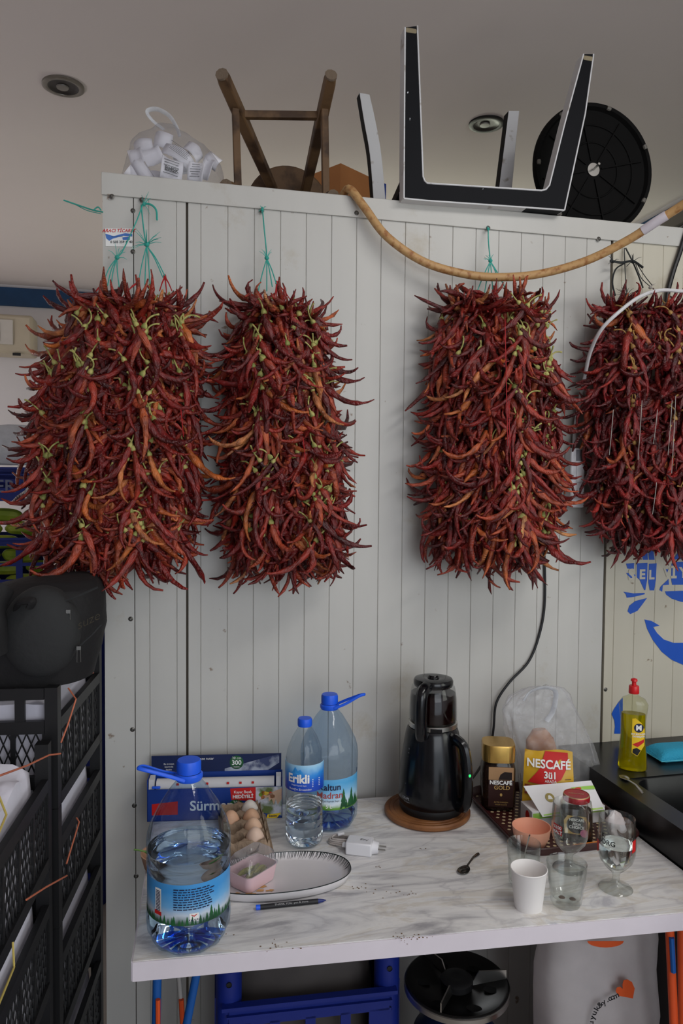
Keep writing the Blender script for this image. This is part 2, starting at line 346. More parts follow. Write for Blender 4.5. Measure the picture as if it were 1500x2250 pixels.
# ================================================================== things on the roof
# --- bag of receipts
bagc = ony(375, 405, 2.0); bx, by, bz = bagc.x, 2.02, ROOF
mfilm = film('clear_bag_film', (246, 246, 248), .3, .1, .2, bump=.8, bs=22)
def rowspx(y, rows, hd, loc):
    out = []
    for py, a, b, k in rows:
        p, q_ = ony(a, py, y), ony(b, py, y); out.append((p.z-loc[2], (p.x+q_.x)/2-loc[0], (q_.x-p.x)/2, hd*k, 0))
    return out
t = thing('receipt_bag', 'knotted clear plastic bag full of white receipts on the cold room roof', 'bag', (bx, by, bz))
rows = rowspx(by, [(404, 285, 480, .7), (385, 266, 492, .95), (350, 272, 485, 1), (320, 286, 462, .85), (300, 305, 420, .6), (288, 335, 395, .3), (278, 345, 385, .12)], .095, (bx, by, bz))
rows[0] = (.002,)+rows[0][1:]
blob(rows, .012, 14, 36, 2.3, 3).build('bag_film', mfilm, t)
hp = [ony(x, y, by-.01)-V((bx, by, bz)) for x, y in [(360, 285), (335, 265), (323, 245), (345, 240), (372, 255), (388, 280), (395, 300)]]
MB().tube(bez(hp, 6), .006, 8, flat=.45).build('handle_loop', film('bag_handle_film', (245, 245, 248), .3, .62, .3), t)
R_ = random.Random(5)
mrec = mat('receipt_paper', (232, 230, 236), .75, var=.05, bump=.3, bs=18)
recs = [(300, 382, .045, .045, -.6, .3, 'folded white receipt at the lower left of the receipt bag'), (318, 375, .035, .06, .7, .15, None), (375, 375, .055, .055, -.12, .1, 'white printed receipt with black print facing out of the receipt bag'), (395, 338, .085, .032, -.5, .35, 'long printed receipt slanting across the top of the receipt bag'), (432, 380, .042, .05, -.15, .2, 'rolled white receipt at the lower right of the receipt bag'), (310, 318, .05, .035, .2, .9, None), (335, 345, .05, .04, .5, .6, None), (352, 305, .05, .04, -.2, .8, None), (455, 372, .03, .055, -.4, 1.0, None), (430, 330, .05, .03, -.7, .7, None), (300, 345, .035, .04, .3, .5, None), (465, 350, .035, .04, .9, .9, None), (400, 360, .05, .05, .4, 1.0, None), (345, 390, .05, .035, .1, .8, None)]
for i, (px, py, w, h, a, dpt, lab) in enumerate(recs):
    yy = by-.068+dpt*.06; p = ony(px, py, yy); n = 7; mb = MB(); vs = []
    for j in range(n):
        for k in range(4):
            u = (j/(n-1)-.5)*w; v = (k/3-.5)*h; cv = .35*w*((j/(n-1)-.5)**2*4)*(1 if i % 2 else -.5)+.006*NZ.noise(V((u*40, v*40, i*3.3)))
            vs.append((u*math.cos(a)-v*math.sin(a), cv, u*math.sin(a)+v*math.cos(a)))
    mb.add(vs, [(j*4+k, j*4+4+k, j*4+5+k, j*4+1+k) for j in range(n-1) for k in range(3)])
    o = mb.build('receipt', mrec, loc=(p.x, p.y, max(p.z, bz+.04)), rz=R_.uniform(-.5, .5), fix=False)
    s = o.modifiers.new('thick', 'SOLIDIFY'); s.thickness = .0012
    tag(o, lab or 'crumpled white receipt packed inside the clear receipt bag', 'receipt', 'receipts in the clear bag')
    if i in (2, 3, 4):
        mb = MB()
        for k in range(6):
            v = h*(.36-k*.12); L_ = w*R_.uniform(.25, .4)
            mb.poly([(x*math.cos(a)-y*math.sin(a), -.0035-.35*w*.25, x*math.sin(a)+y*math.cos(a)) for x, y in [(-L_, v), (L_*.8, v), (L_*.8, v+h*.03), (-L_, v+h*.03)]])
        if i == 2: put(mb, text('BMSX', .014, .02), lambda u, v: (u*math.cos(a)-v*math.sin(a), -.0036-.35*w*.25, u*math.sin(a)+v*math.cos(a)))
        mb.build('receipt_print', Mt['print_black'], o, smooth=False, fix=False)

# --- wooden stool lying on its side, feet towards the camera
mwood = mat('worn_brown_wood', (104, 78, 52), .6, col2=(64, 44, 28), vs=14, bump=.3, bs=60); mfoot = mat('scuffed_foot', (120, 104, 88), .9, bump=.8, bs=90)
t = thing('wooden_stool', 'brown wooden stool lying on its side on the roof, legs forward', 'stool', (.27, 1.93, ROOF))
O = V((.27, 1.93, ROOF))
feet = [ony(487, 163, 1.93)-O, ony(727, 165, 1.93)-O, ony(496, 402, 1.93)-O, ony(732, 398, 1.93)-O]
feet[2].z = .021; feet[3].z = .021
sc = V((.095, .44, .14)); rad = .135
heads = [sc+V((-.05, 0, .05)), sc+V((.05, 0, .05)), sc+V((-.05, 0, -.06)), sc+V((.05, 0, -.06))]
for f_, h_ in zip(feet, heads):
    d = (h_-f_).normalized()
    lg = MB().tube([f_, f_+d*.02, f_+(h_-f_)*.35, h_], [.018, .021, .022, .019], 4).build('leg', mwood, t, bevel=.004)
    MB().tube([f_-d*.002, f_+d*.004], .0165, 10).build('foot_end', mfoot, lg)
def on(i, k): return feet[i]+(heads[i]-feet[i])*k
for i, j, k in [(0, 1, .3), (0, 2, .22), (1, 3, .22)]:
    MB().tube([on(i, k), on(j, k)], .0135, 4).build('stretcher', mwood, t, bevel=.002)
mb = MB().lathe([(0, -.012), (rad-.006, -.012), (rad, -.006), (rad, .008), (rad-.008, .013), (0, .013)], 40)
mb.v = [(sc.x+a, sc.y+.012+c, max(.0, sc.z+b)) for a, b, c in mb.v]; mb.build('seat', mwood, t)

# --- cardboard box behind
p = ony(795, 398, 2.6); tag(MB().box((0, 0, .175), (.24, .2, .35)).build('cardboard_box', mat('orange_brown_cardboard', (176, 116, 66), .8), loc=(p.x-.06, 2.64, ROOF), rz=.6, bevel=.002), 'orange-brown cardboard box with blue corner behind the upturned chair', 'box')
bo = bpy.data.objects['cardboard_box']; MB().box((.121, -.07, .1755), (.003, .05, .348)).build('blue_corner_stripe', Mt['print_blue'], bo); MB().box((.0945, -.1005, .1755), (.05, .003, .348)).build('blue_corner_stripe', Mt['print_blue'], bo)

# --- upturned black and white chair
mchb = mat('chipped_black_paint', (18, 19, 23), .6, var=.2, bump=.15, bs=40, col2=(205, 208, 212), fac=(.735, .745), vs=34, spec=.15)
mchw = mat('chipped_white_paint', (214, 214, 216), .5, col2=(150, 138, 124), fac=(.62, .72), vs=22)
mft = mat('bare_leg_end', (150, 138, 112), .9, bump=.7, bs=80)
O = V((.8, 2.03, ROOF)); t = thing('dining_chair', 'upside-down black chair with white painted edges on the roof', 'chair', O)
YF = 1.838
def cp(px, py, y=YF): return ony(px, py, y)-O
zs = .004
class FrontPiece:
    def __init__(s, pts): s.pts = pts
    def build(s, name, mats, par, **k):
        o = MB().prism([cp(*p) for p in s.pts], (0, .036, 0), 0, 1).build(name, mats, par, smooth=False)
        bm = bmesh.new(); bm.from_mesh(o.data); bm.faces.ensure_lookup_table()
        f = min((f for f in bm.faces if len(f.verts) == len(s.pts)), key=lambda f: f.calc_center_median().y)
        if False:
            f.material_index = 0; r = bmesh.ops.inset_region(bm, faces=[f], thickness=.0034, use_even_offset=True)
            for g in r['faces']: g.material_index = 1
        bm.to_mesh(o.data); bm.free(); return o
def leg_front(pts): return FrontPiece(pts)
l1 = leg_front([(889, 60), (917, 57), (923, 200), (930, 388), (933, 396), (938, 402), (938, 441), (886, 436), (887, 250)]).build('leg', [mchb, mchw], t, smooth=False, bevel=.0025)
l2 = leg_front([(1281, 119), (1304, 119), (1285, 250), (1240, 462), (1188, 458), (1189, 418), (1199, 416), (1206, 408), (1240, 270)]).build('leg', [mchb, mchw], t, smooth=False, bevel=.0025)
leg_front([(938, 402.5), (1189, 418.5), (1188, 458), (938, 441)]).build('seat_rail', [mchb, mchw], t, smooth=False, bevel=.0015)
for pts in ([(889.5, 60), (888, 250), (887, 436)], [(916.5, 57), (922, 200), (929, 388), (932.5, 397), (938, 402.5), (1189, 418.5), (1199, 416), (1206.5, 407), (1240.5, 270), (1281.5, 119)], [(1303.5, 119), (1285, 250), (1239.5, 462)], [(887, 436), (938, 441), (1188, 458), (1239, 462)]):
    MB().tube([cp(*p) for p in pts], .0023, 6).build('white_edge', mchw, t)
for l, p_ in ((l1, (903, 64)), (l2, (1292, 125))):
    q_ = cp(*p_); MB().box(q_+V((0, .017, -.0035)), (.031, .0365, .014)).build('leg_end', mft, l, bevel=.004)
def curved(ptsL, ptsR, y):
    a = bez([cp(x, yy, y) for x, yy in ptsL], 4); b = bez([cp(x, yy, y) for x, yy in ptsR], 4)
    a[-1].z = b[-1].z = .03; mb = MB(); k = len(a); dd = V((0, .035, 0))
    vs = a+b+[p+dd for p in a]+[p+dd for p in b]
    for i in range(k-1): mb.f += [(i, i+1, k+i+1, k+i)]; mb.m += [0]; mb.f += [(2*k+i, 3*k+i, 3*k+i+1, 2*k+i+1), (i, 2*k+i, 2*k+i+1, i+1), (k+i, k+i+1, 3*k+i+1, 3*k+i)]; mb.m += [0, 1, 0]
    mb.f += [(0, k, 3*k, 2*k), (k-1, 3*k-1, 4*k-1, 2*k-1)]; mb.m += [0, 0]; mb.v = [tuple(p) for p in vs]
    return mb.build('leg', [mchw, mchb], t, bevel=.002)
curved([(789, 203), (800, 270), (812, 340), (820, 440), (822, 470)], [(812, 207), (826, 270), (838, 340), (847, 438), (849, 470)], 2.22)
curved([(1117, 243), (1110, 300), (1100, 380), (1092, 450), (1090, 480)], [(1141, 243), (1135, 300), (1128, 380), (1121, 450), (1119, 480)], 2.22)
xa, xb = cp(887, 436).x, cp(1240, 462).x
mb = MB().prism([(xa+.002, YF-O.y+.002, zs), (xb-.002, YF-O.y+.002, zs), (xb-.03, .22, zs), (xa+.05, .22, zs)], (0, 0, .012)).build('seat', mchb, t, smooth=False, bevel=.003)
for x0, x1 in ((xa+.012, xa+.058), (xb-.012, xb-.04)):
    MB().tube([(x0, YF-O.y+.03, .038), (x1, .2, .038)], .02, 4).build('side_rail', mchb, t, bevel=.002)
MB().tube([(xa+.05, .2, .038), (xb-.04, .2, .038)], .02, 4).build('back_rail', mchb, t, bevel=.002)

# --- round black plastic base leaning
YD = 2.0; pc = ony(1297, 376, YD); rd = pc.z-ROOF-.002
t = thing('round_table_base', 'round black ribbed plastic base with a silver hub standing on the roof', 'table base', (pc.x, YD, ROOF))
mblk = mat('black_moulded_plastic', (13, 12, 12), .75, var=.3, spec=.15)
def vdisc(mb): mb.v = [(a, -c, b+rd) for a, b, c in mb.v]; return mb
vdisc(MB().lathe([(0, 0), (rd*.97, 0), (rd, .006), (rd, .018), (rd*.985, .024), (rd*.93, .024), (rd*.9, .012), (rd*.84, .010), (0, .012)], 72)).build('dish', mblk, t)
for k in range(8):
    a = k*PI/4+.25; MB().box((rd*.5*math.cos(a), -.013, rd+rd*.5*math.sin(a)), (rd*.72, .006, .004), M.Rotation(-a, 3, 'Y')).build('rib', mblk, t)
for rr in (.42, .68):
    mb = MB().tube([(rd*rr*math.cos(2*PI*k/48), -.012, rd+rd*rr*math.sin(2*PI*k/48)) for k in range(48)], .0026, 6, closed=True); mb.build('ring_rib', mblk, t)
mclip = mat('grey_foot_pad', (104, 100, 94), .6)
for k in range(7):
    a = .45+k*2*PI/7; MB().tube([(rd*.945*math.cos(a+s*.035), -.025, rd+rd*.945*math.sin(a+s*.035)) for s in (-1, 0, 1)], [.005, .0065, .005], 8).build('foot_pad', mclip, t)
vdisc(MB().lathe([(0, .0165), (.019, .0165), (.02, .0135), (.02, .012)], 28)).build('hub_washer', Mt['steel'], t)
MB().tube([(0, -.014, rd), (-.003, -.05, rd+.003)], .0035, 10).build('bolt', Mt['steel'], t)

# --- hose, cables
mhose = mat('stained_beige_hose', (190, 150, 100), .5, col2=(150, 96, 52), fac=(.5, .68), vs=60)
pts = [(752, 432, 1.9), (768, 430, W-.012), (800, 455, W-.03), (850, 520, W-.045), (930, 575, W-.055), (1020, 602, W-.065), (1100, 609, W-.08), (1190, 601, W-.11), (1290, 572, W-.16), (1380, 527, W-.22), (1440, 488, W-.27), (1510, 443, W-.33), (1620, 360, W-.45), (1750, 240, W-.6)]
hp = [ony(*p) for p in pts]; hp[0].z = ROOF+.012; hp[1].z = max(hp[1].z, 2.312)
o = MB().tube(bez(hp, 8), .0105, 12).build('hose', mhose); tag(o, 'beige rubber hose sagging across the panels under the black chair', 'hose')
a, b = ony(1413, 506, W-.245), ony(1467, 471, W-.29)
pth = [p for p in bez(hp, 8)]; i0 = min(range(len(pth)), key=lambda i: (pth[i]-a).length); i1 = min(range(len(pth)), key=lambda i: (pth[i]-b).length)
MB().tube(pth[i0:i1+1], .0118, 12).build('white_tape', mat('white_tape', (214, 206, 214), .6, bump=.5, bs=40), o)
def cable(name, pts, r, m, lab, cat='cable'):
    o = MB().tube(bez([ony(*p) for p in pts], 8), r, 8).build(name, m); return tag(o, lab, cat)
mblc = mat('black_cable_sheath', (20, 20, 24), .45); mwhc = mat('white_cable_sheath', (206, 204, 206), .45)
cable('power_cable', [(1190, 1120, W-.008), (1196, 1230, W-.006), (1196, 1330, W-.006), (1183, 1400, W-.006), (1160, 1455, W-.007), (1118, 1500, W-.009), (1090, 1545, W-.012), (1084, 1600, W-.014), (1075, 1650, W-.02), (1052, 1690, W-.045), (1036, 1712, W-.09)], .0033, mblc, 'thin black power cable hanging down the wall to the tea maker')
cable('thick_cable', [(1530, 430, W-.012), (1498, 540, W-.012), (1478, 600, W-.012), (1466, 650, W-.012), (1462, 720, W-.012)], .0065, mblc, 'thick black cable running down behind the right chili bunch')
WHITE_CABLE = [(1560, 642, W-.16), (1500, 640, W-.165), (1450, 638, W-.17), (1405, 652, W-.18), (1360, 685, W-.185), (1320, 725, W-.16), (1296, 775, W-.11), (1284, 830, W-.06), (1272, 890, W-.03), (1263, 940, W-.02), (1260, 995, W-.02)]
cable('white_cable', WHITE_CABLE, .0048, mwhc, 'white cable arching over the right chili bunch to the power strip')
p = ony(1260, 1115, W-.02); q_ = ony(1260, 985, W-.02)
t = thing('power_strip', 'white power strip fixed to the wall between the two right chili bunches', 'power strip', (p.x, W-.001, p.z)); h = q_.z-p.z
MB().box((0, -.019, h/2), (.042, .038, h)).build('housing', Mt['white'], t, bevel=.004)
MB().box((.006, -.0385, h-.02), (.026, .002, .03)).build('grey_end', mat('grey_plastic', (128, 128, 134), .5), t)
MB().box((.006, -.0395, h*.58), (.024, .004, .05)).build('socket_cover', Mt['white'], t, bevel=.002)
MB().box((.0225, -.018, h*.45), (.003, .02, h*.8)).build('grey_side_strip', mat('grey_plastic', (128, 128, 134), .5), t)
# --- loose teal twine at the corner nail
mteal = mat('teal_twine', (60, 170, 156), .5, var=.2, vs=80)
o = MB().tube(bez([ony(140, 440, W+.03), ony(175, 452, W+.02), ony(205, 462, W+.005), ony(226, 466, W-.006)], 6), .0018, 6)
o.tube(bez([ony(160, 446, W+.03), ony(190, 462, W+.02), ony(222, 470, W-.003)], 5), .001, 5).tube(bez([ony(205, 462, W), ony(215, 455, W-.004), ony(222, 462, W-.006)], 5), .0016, 6)
tag(o.build('twine_end', mteal), 'frayed end of teal twine sticking out past the wall corner', 'twine')
# ================================================================== dried chili bunches
def peppermat(name, stops, island):
    m = bpy.data.materials.new(name); m.use_nodes = True; nt = m.node_tree; L = nt.links.new; b = nt.nodes['Principled BSDF']
    if island: rn = nd(nt, 'ShaderNodeNewGeometry').outputs['Random Per Island']
    else: rn = nd(nt, 'ShaderNodeObjectInfo').outputs['Random']
    r = ramp(nt, stops); L(rn, r.inputs[0])
    tc = nd(nt, 'ShaderNodeTexCoord'); n1 = nd(nt, 'ShaderNodeTexNoise'); n1.inputs['Scale'].default_value = 32; n1.inputs['Detail'].default_value = 4; L(tc.outputs['Object'], n1.inputs[0])
    r1 = ramp(nt, [(.38, (.34, .3, .32, 1)), (.64, (1.0, 1.0, .95, 1))]); L(n1.outputs[0], r1.inputs[0])
    c = mixc(nt, 1.0, r.outputs[0], r1.outputs[0], 'MULTIPLY')
    L(c, b.inputs['Base Color']); b.inputs['Roughness'].default_value = .27; b.inputs['Specular IOR Level'].default_value = .55
    mp = nd(nt, 'ShaderNodeMapping'); mp.inputs['Scale'].default_value = (60, 170, 170); L(tc.outputs['Object'], mp.inputs[0])
    n2 = nd(nt, 'ShaderNodeTexNoise'); n2.inputs['Scale'].default_value = 1.6; n2.inputs['Detail'].default_value = 4; L(mp.outputs[0], n2.inputs[0])
    bp = nd(nt, 'ShaderNodeBump'); bp.inputs['Strength'].default_value = .9; bp.inputs['Distance'].default_value = .005; L(n2.outputs[0], bp.inputs['Height']); L(bp.outputs[0], b.inputs['Normal'])
    return m
warm = [(0, lin((90, 14, 16))), (.28, lin((124, 23, 22))), (.5, lin((146, 35, 28))), (.7, lin((162, 54, 38))), (.86, lin((182, 80, 50))), (.95, lin((206, 108, 50))), (1, lin((216, 150, 98)))]
cool = [(0, lin((84, 13, 18))), (.4, lin((118, 20, 24))), (.75, lin((142, 30, 31))), (.93, lin((164, 46, 36))), (1, lin((190, 100, 50)))]
PM = {'warm': (peppermat('dried_red_chili', warm, False), peppermat('dried_red_chili_pack', warm, True)), 'cool': (peppermat('dark_dried_chili', cool, False), peppermat('dark_dried_chili_pack', cool, True))}
mstem = mat('dry_green_stem', (176, 168, 100), .6, col2=(132, 136, 72), vs=60); mstem2 = mat('tan_stem', (172, 132, 72), .6, col2=(130, 96, 52), vs=60)
def pepper_geo(i, seg=11, n=7):
    r = random.Random(100+i); Ln = r.uniform(.09, .148); r0 = r.uniform(.0072, .0096); pts = []; rs = []
    bend = r.choice([-1, 1])*r.uniform(.35, 1.25)*(1.9 if r.random() < .22 else 1); tw = r.uniform(-.5, .5); d = V((1, 0, 0)); p = V((0, 0, 0)); ph = r.uniform(0, 6)
    for k in range(seg+1):
        t = k/seg; pts.append(p.copy()); pr_ = min(1, .5+t*3.2)*(1-.94*t**3.2)**.85*(1+.17*math.sin(t*15+ph)+.12*math.sin(t*27+ph*2)); rs.append(max(.0016, r0*pr_))
        ang = bend*(.4+1.2*t); d = V((math.cos(ang*t*1.1), .25*math.sin(tw*3*t), math.sin(ang*t*1.1))); p = p+d.normalized()*Ln/seg
    mb = MB().tube(pts, rs, n, flat=r.uniform(.72, .95))
    for q_ in range(len(mb.v)):
        x, y, z = mb.v[q_]; e = NZ.noise(V((x*190, y*190, z*190+i)))*.0019; c = pts[min(seg, q_//n)] if q_ < (seg+1)*n else pts[-1]; dv = V((x, y, z))-c
        if dv.length > 1e-6: dv.normalize(); mb.v[q_] = (x+dv.x*e, y+dv.y*e, z+dv.z*e)
    return mb, Ln
def stem_geo(i):
    r = random.Random(300+i); mb = MB().tube([(.005, 0, 0), (.001, 0, 0), (-.004, 0, 0), (-.008, 0, 0)], [.0056, .0068, .0052, .0022], 6)
    b = r.uniform(.5, 2.2)*r.choice([-1, 1]); L_ = r.uniform(.024, .042); p = V((-.007, 0, 0)); pts = []
    for k in range(7):
        pts.append(p.copy()); a = b*k/6; p = p+V((-math.cos(a), .3*math.sin(a*1.7), math.sin(a)))*L_/6
    return mb.tube(pts, [.0019]*6+[.0023], 5)
NP = 22
PG = [pepper_geo(i) for i in range(NP)]; PL = [pepper_geo(i, 7, 5) for i in range(NP)]
def mesh_of(mb, name, m):
    me = bpy.data.meshes.new(name); me.from_pydata(mb.v, [], mb.f); me.materials.append(m); me.shade_smooth(); return me
PMESH = {k: [mesh_of(g[0], 'chili_pepper', PM[k][0]) for g in PG] for k in PM}
SMESH = {k: [mesh_of(stem_geo(i), 'stem', mm) for i in range(8)] for k, mm in (('warm', mstem), ('cool', mstem2))}
def bunch(name, label, rows, kind, seed, n_out, n_in, cols, depth=.115, hang=None, yb=W-.034):
    r = random.Random(seed); YP = 1.79
    ev = []
    for py, a, b in rows:
        p, q_ = ony(a, py, YP), ony(b, py, YP); ev.append((p.z, p.x, q_.x))
    zt, zb = ev[0][0], ev[-1][0]
    def env(z):
        for i in range(len(ev)-1):
            if ev[i][0] >= z >= ev[i+1][0]:
                t = (ev[i][0]-z)/(ev[i][0]-ev[i+1][0]); return ev[i][1]+(ev[i+1][1]-ev[i][1])*t, ev[i][2]+(ev[i+1][2]-ev[i][2])*t
        e = ev[0] if z > zt else ev[-1]; return e[1], e[2]
    xm = sum(e[1]+e[2] for e in ev)/2/len(ev)
    root = thing(name, label, 'chili bunch', (xm, yb-depth, zb), 0, 'hanging bunches of dried chilies'); O = V((xm, yb-depth, zb))
    cx = [ony(c, 900, YP).x for c in cols]
    wsum = []; 
    def place(layer, Ln, shrink, idx):
        while True:
            z = r.uniform(zb+.03, zt+.0); xl, xr = env(z)
            if r.random() < (xr-xl)/.5: break
        xc = (xl+xr)/2; a = (xr-xl)/2; s = (zt-z)/(zt-zb)
        b = depth*2*min(1, .45+2.2*s, .6+2.5*(1-s))*.62
        ph = math.asin(r.uniform(-1, 1)) if r.random() < .75 else r.choice([-1, 1])*r.uniform(.9, 1.5)
        k = shrink
        ax = max(.02, a-.042)*k; bb = b*k
        surf = V((xc+ax*math.sin(ph), yb-.02-bb*math.cos(ph), z))
        nrm = V((math.sin(ph)/max(ax, .05), -math.cos(ph)/max(bb, .05), 0)).normalized(); e = V((0, 0, 1)).cross(nrm)
        if e.x*math.sin(ph) < 0: e = -e
        th = r.gauss(.36 if abs(ph) > .4 else 0, .5); out = r.uniform(.02, .34)+(.3*abs(math.sin(ph))**3 if layer == 0 else 0)
        d = V((0, 0, -1))*math.cos(th)+e*math.sin(th)+nrm*out
        if s < .13:
            d = V((0, 0, r.uniform(-.65, .42)))+nrm*r.uniform(.5, 1)+e*r.uniform(-.8, 1.0); surf.z = zt-.035-r.uniform(0, .05)
        if s > .86: d = V((r.uniform(-.35, .35), r.uniform(-.25, .1), -1)); surf.z = max(surf.z, zb+.055+r.uniform(0, .07))
        d.normalize()
        stem_vis = False
        if layer == 0 and cx and idx % 3 == 0:
            c = cx[(idx//3) % len(cx)]; zz = zb+.1+(zt-zb-.16)*r.random(); xl2, xr2 = env(zz); a2 = (xr2-xl2)/2-.04; u = max(-.85, min(.85, (c+r.gauss(0, .01)-(xl2+xr2)/2)/a2)); b2 = depth*1.24*1.13
            surf = V(((xl2+xr2)/2+a2*u, yb-.022-b2*math.sqrt(1-u*u), zz)); side = r.choice([-1, 1]); d = V((side*r.uniform(.1, .7), -r.uniform(.0, .25), -r.uniform(.6, 1))).normalized(); stem_vis = True
            pos = surf
        else: pos = surf-d*Ln*r.uniform(.25, .5)
        tip = pos+d*Ln
        if tip.y > yb-.012: d.y -= (tip.y-(yb-.012))/Ln; d.normalize()
        if pos.y > yb-.014: pos.y = yb-.014
        X = d; Z = X.orthogonal().normalized(); Z.rotate(M.Rotation(r.uniform(0, 2*PI), 3, X)); 
        if r.random() < .65:      # most bends droop
            Z = (V((0, 0, 1))-X*X.z)*r.choice([-1, 1]); Z = Z.normalized() if Z.length > .05 else X.orthogonal().normalized()
        Y = Z.cross(X); sc = r.uniform(.82, 1.12)
        m4 = M((((X.x)*sc, Y.x*sc, Z.x*sc, pos.x-O.x), (X.y*sc, Y.y*sc, Z.y*sc, pos.y-O.y), (X.z*sc, Y.z*sc, Z.z*sc, pos.z-O.z), (0, 0, 0, 1)))
        return m4, stem_vis
    for i in range(n_out):
        k = r.randrange(NP); m4, sv = place(0, PG[k][1], 1.0, i)
        o = bpy.data.objects.new('chili_pepper', PMESH[kind][k]); COL.objects.link(o); o.parent = root; o.matrix_basis = m4
        if sv or r.random() < .5:
            s = bpy.data.objects.new('stem', SMESH[kind][r.randrange(8)]); COL.objects.link(s); s.parent = o
            s.rotation_euler = (r.uniform(0, 6.28), 0, 0)
    mb = MB()
    for i in range(n_in):
        k = r.randrange(NP); m4, _ = place(1, PL[k][1], r.choice([.98, .92, .85, .7]), 1); g = PL[k][0]
        mb.add([m4 @ V(v) for v in g.v], g.f)
    o = mb.build('packed_chilies', PM[kind][1], root, fix=False, ang=180); o['kind'] = 'stuff'
    return root, O
NOUT = 300
b1, O1 = bunch('chili_bunch', 'widest bunch of dried red chilies, hanging past the wall corner on teal twine', [(632, 200, 425), (690, 118, 452), (800, 62, 470), (900, 28, 474), (1000, 18, 474), (1100, 22, 462), (1200, 45, 446), (1285, 110, 395)], 'warm', 11, NOUT, 1300, [110, 200, 300, 325, 400, 430], .12)
b2, O2 = bunch('chili_bunch', 'bunch of dried red chilies on teal twine just left of the bare wall gap', [(632, 545, 700), (700, 485, 728), (800, 462, 752), (950, 455, 778), (1100, 452, 792), (1200, 466, 786), (1290, 500, 745)], 'warm', 22, NOUT, 900, [560, 680, 705], .105)
b3, O3 = bunch('chili_bunch', 'bunch of orange-red dried chilies on teal twine above the tea maker', [(625, 975, 1165), (690, 935, 1225), (800, 912, 1248), (950, 915, 1255), (1080, 905, 1258), (1180, 910, 1240), (1275, 965, 1180)], 'warm', 33, NOUT, 900, [1095, 1112, 1170], .105)
b4, O4 = bunch('chili_bunch', 'darkest crimson bunch of dried chilies tied with black twine at the right', [(640, 1340, 1530), (700, 1300, 1560), (800, 1272, 1600), (950, 1262, 1620), (1080, 1262, 1620), (1160, 1290, 1590), (1240, 1370, 1530)], 'cool', 44, NOUT, 900, [1345, 1420, 1450, 1480], .105)
# --- twine, knots and red threads
mred = mat('red_thread', (170, 24, 30), .6); mblt = mat('black_twine', (26, 30, 32), .6); mgry = mat('grey_thread', (170, 164, 158), .6)
def tw(root, O, pts, r=.0016, m=None, name='twine', dr=0):
    mb = MB().tube(bez([ony(*p)-O for p in pts], 6), r, 6); return mb.build(name, m or mteal, root)
def knot(root, O, px, py, y, m, rr=.006, frays=6, L_=.03, up=0, seed=1):
    r = random.Random(seed); c = ony(px, py, y)-O; mb = MB().lathe([(0, -rr), (rr*.8, -rr*.5), (rr, 0), (rr*.7, rr*.6), (0, rr)], 10, c=c)
    for i in range(frays):
        d = V((r.uniform(-1, 1), r.uniform(-.5, .1), r.uniform(-.8, 1)+up)).normalized(); mb.tube([c, c+d*L_*.5+V((0, 0, .003)), c+d*L_*r.uniform(.7, 1.1)], [.0012, .0009, .0004], 4)
    return mb.build('knot', m, root)
def reds(root, O, px, py, y, targets, m=mred):
    c = ony(px, py, y)-O; mb = MB()
    for x, yy in targets:
        e = ony(x, yy, y-.01)-O; mb.tube([c, (c+e)/2+V((0, -.004, .002)), e], [.0022, .0016, .0013], 5)
    mb.lathe([(0, -.006), (.004, -.002), (.003, .004), (0, .007)], 8, c=c); mb.build('red_thread', m, root)
yk = W-.03; yt = W-.05
tw(b1, O1, [(315, 446, W-.012), (298, 490, yk), (270, 550, yk), (257, 566, yt)]); knot(b1, O1, 257, 566, yt, mteal, .006, 6, .03, .6, 2)
for x, yy in [(227, 620), (236, 628), (243, 640), (262, 632)]: tw(b1, O1, [(257, 566, yt), ((257+x)/2-2, (566+yy)/2-4, yt), (x, yy, yt-.005)], .0013)
reds(b1, O1, 225, 622, yt, [(215, 665), (225, 672), (200, 660), (236, 668)]); reds(b1, O1, 262, 634, yt, [(255, 668), (262, 676), (268, 670)])
tw(b1, O1, [(310, 450, W-.012), (314, 490, yk), (318, 520, yk), (322, 537, yt)]); knot(b1, O1, 322, 537, yt, mteal, .007, 14, .042, 0, 4); knot(b1, O1, 316, 449, W-.014, mteal, .005, 4, .03, 0, 5)
tw(b1, O1, [(316, 447, W-.014), (332, 450, W-.02), (343, 462, W-.022), (345, 484, W-.02)], .0024)
for x, yy in [(305, 616), (318, 626), (330, 626), (358, 610), (362, 606)]: tw(b1, O1, [(322, 540, yt), ((322+x)/2, (540+yy)/2-6, yt), (x, yy, yt-.005)], .0013)
reds(b1, O1, 304, 620, yt, [(280, 640), (300, 655), (312, 650), (270, 652)]); reds(b1, O1, 362, 608, yt, [(350, 640), (366, 645), (378, 640)])
tw(b2, O2, [(576, 455, W-.012), (580, 500, yk), (584, 540, yk), (586, 566, yt)]); knot(b2, O2, 586, 567, yt, mteal, .006, 5, .024, .7, 6); knot(b2, O2, 576, 461, W-.014, mteal, .0045, 5, .016, 0, 7)
for x, yy in [(567, 640), (586, 640), (598, 630), (607, 624)]: tw(b2, O2, [(586, 568, yt), ((586+x)/2, (568+yy)/2-4, yt), (x, yy, yt-.005)], .0014)
reds(b2, O2, 566, 642, yt, [(560, 672), (570, 676), (580, 664)]); reds(b2, O2, 608, 622, yt, [(602, 660), (612, 664), (625, 655), (640, 662), (606, 672)])
tw(b3, O3, [(1072, 500, W-.012), (1073, 535, yk), (1077, 572, yt)]); knot(b3, O3, 1077, 573, yt, mteal, .006, 5, .02, .7, 8); knot(b3, O3, 1072, 503, W-.014, mteal, .0045, 2, .01, 0, 9)
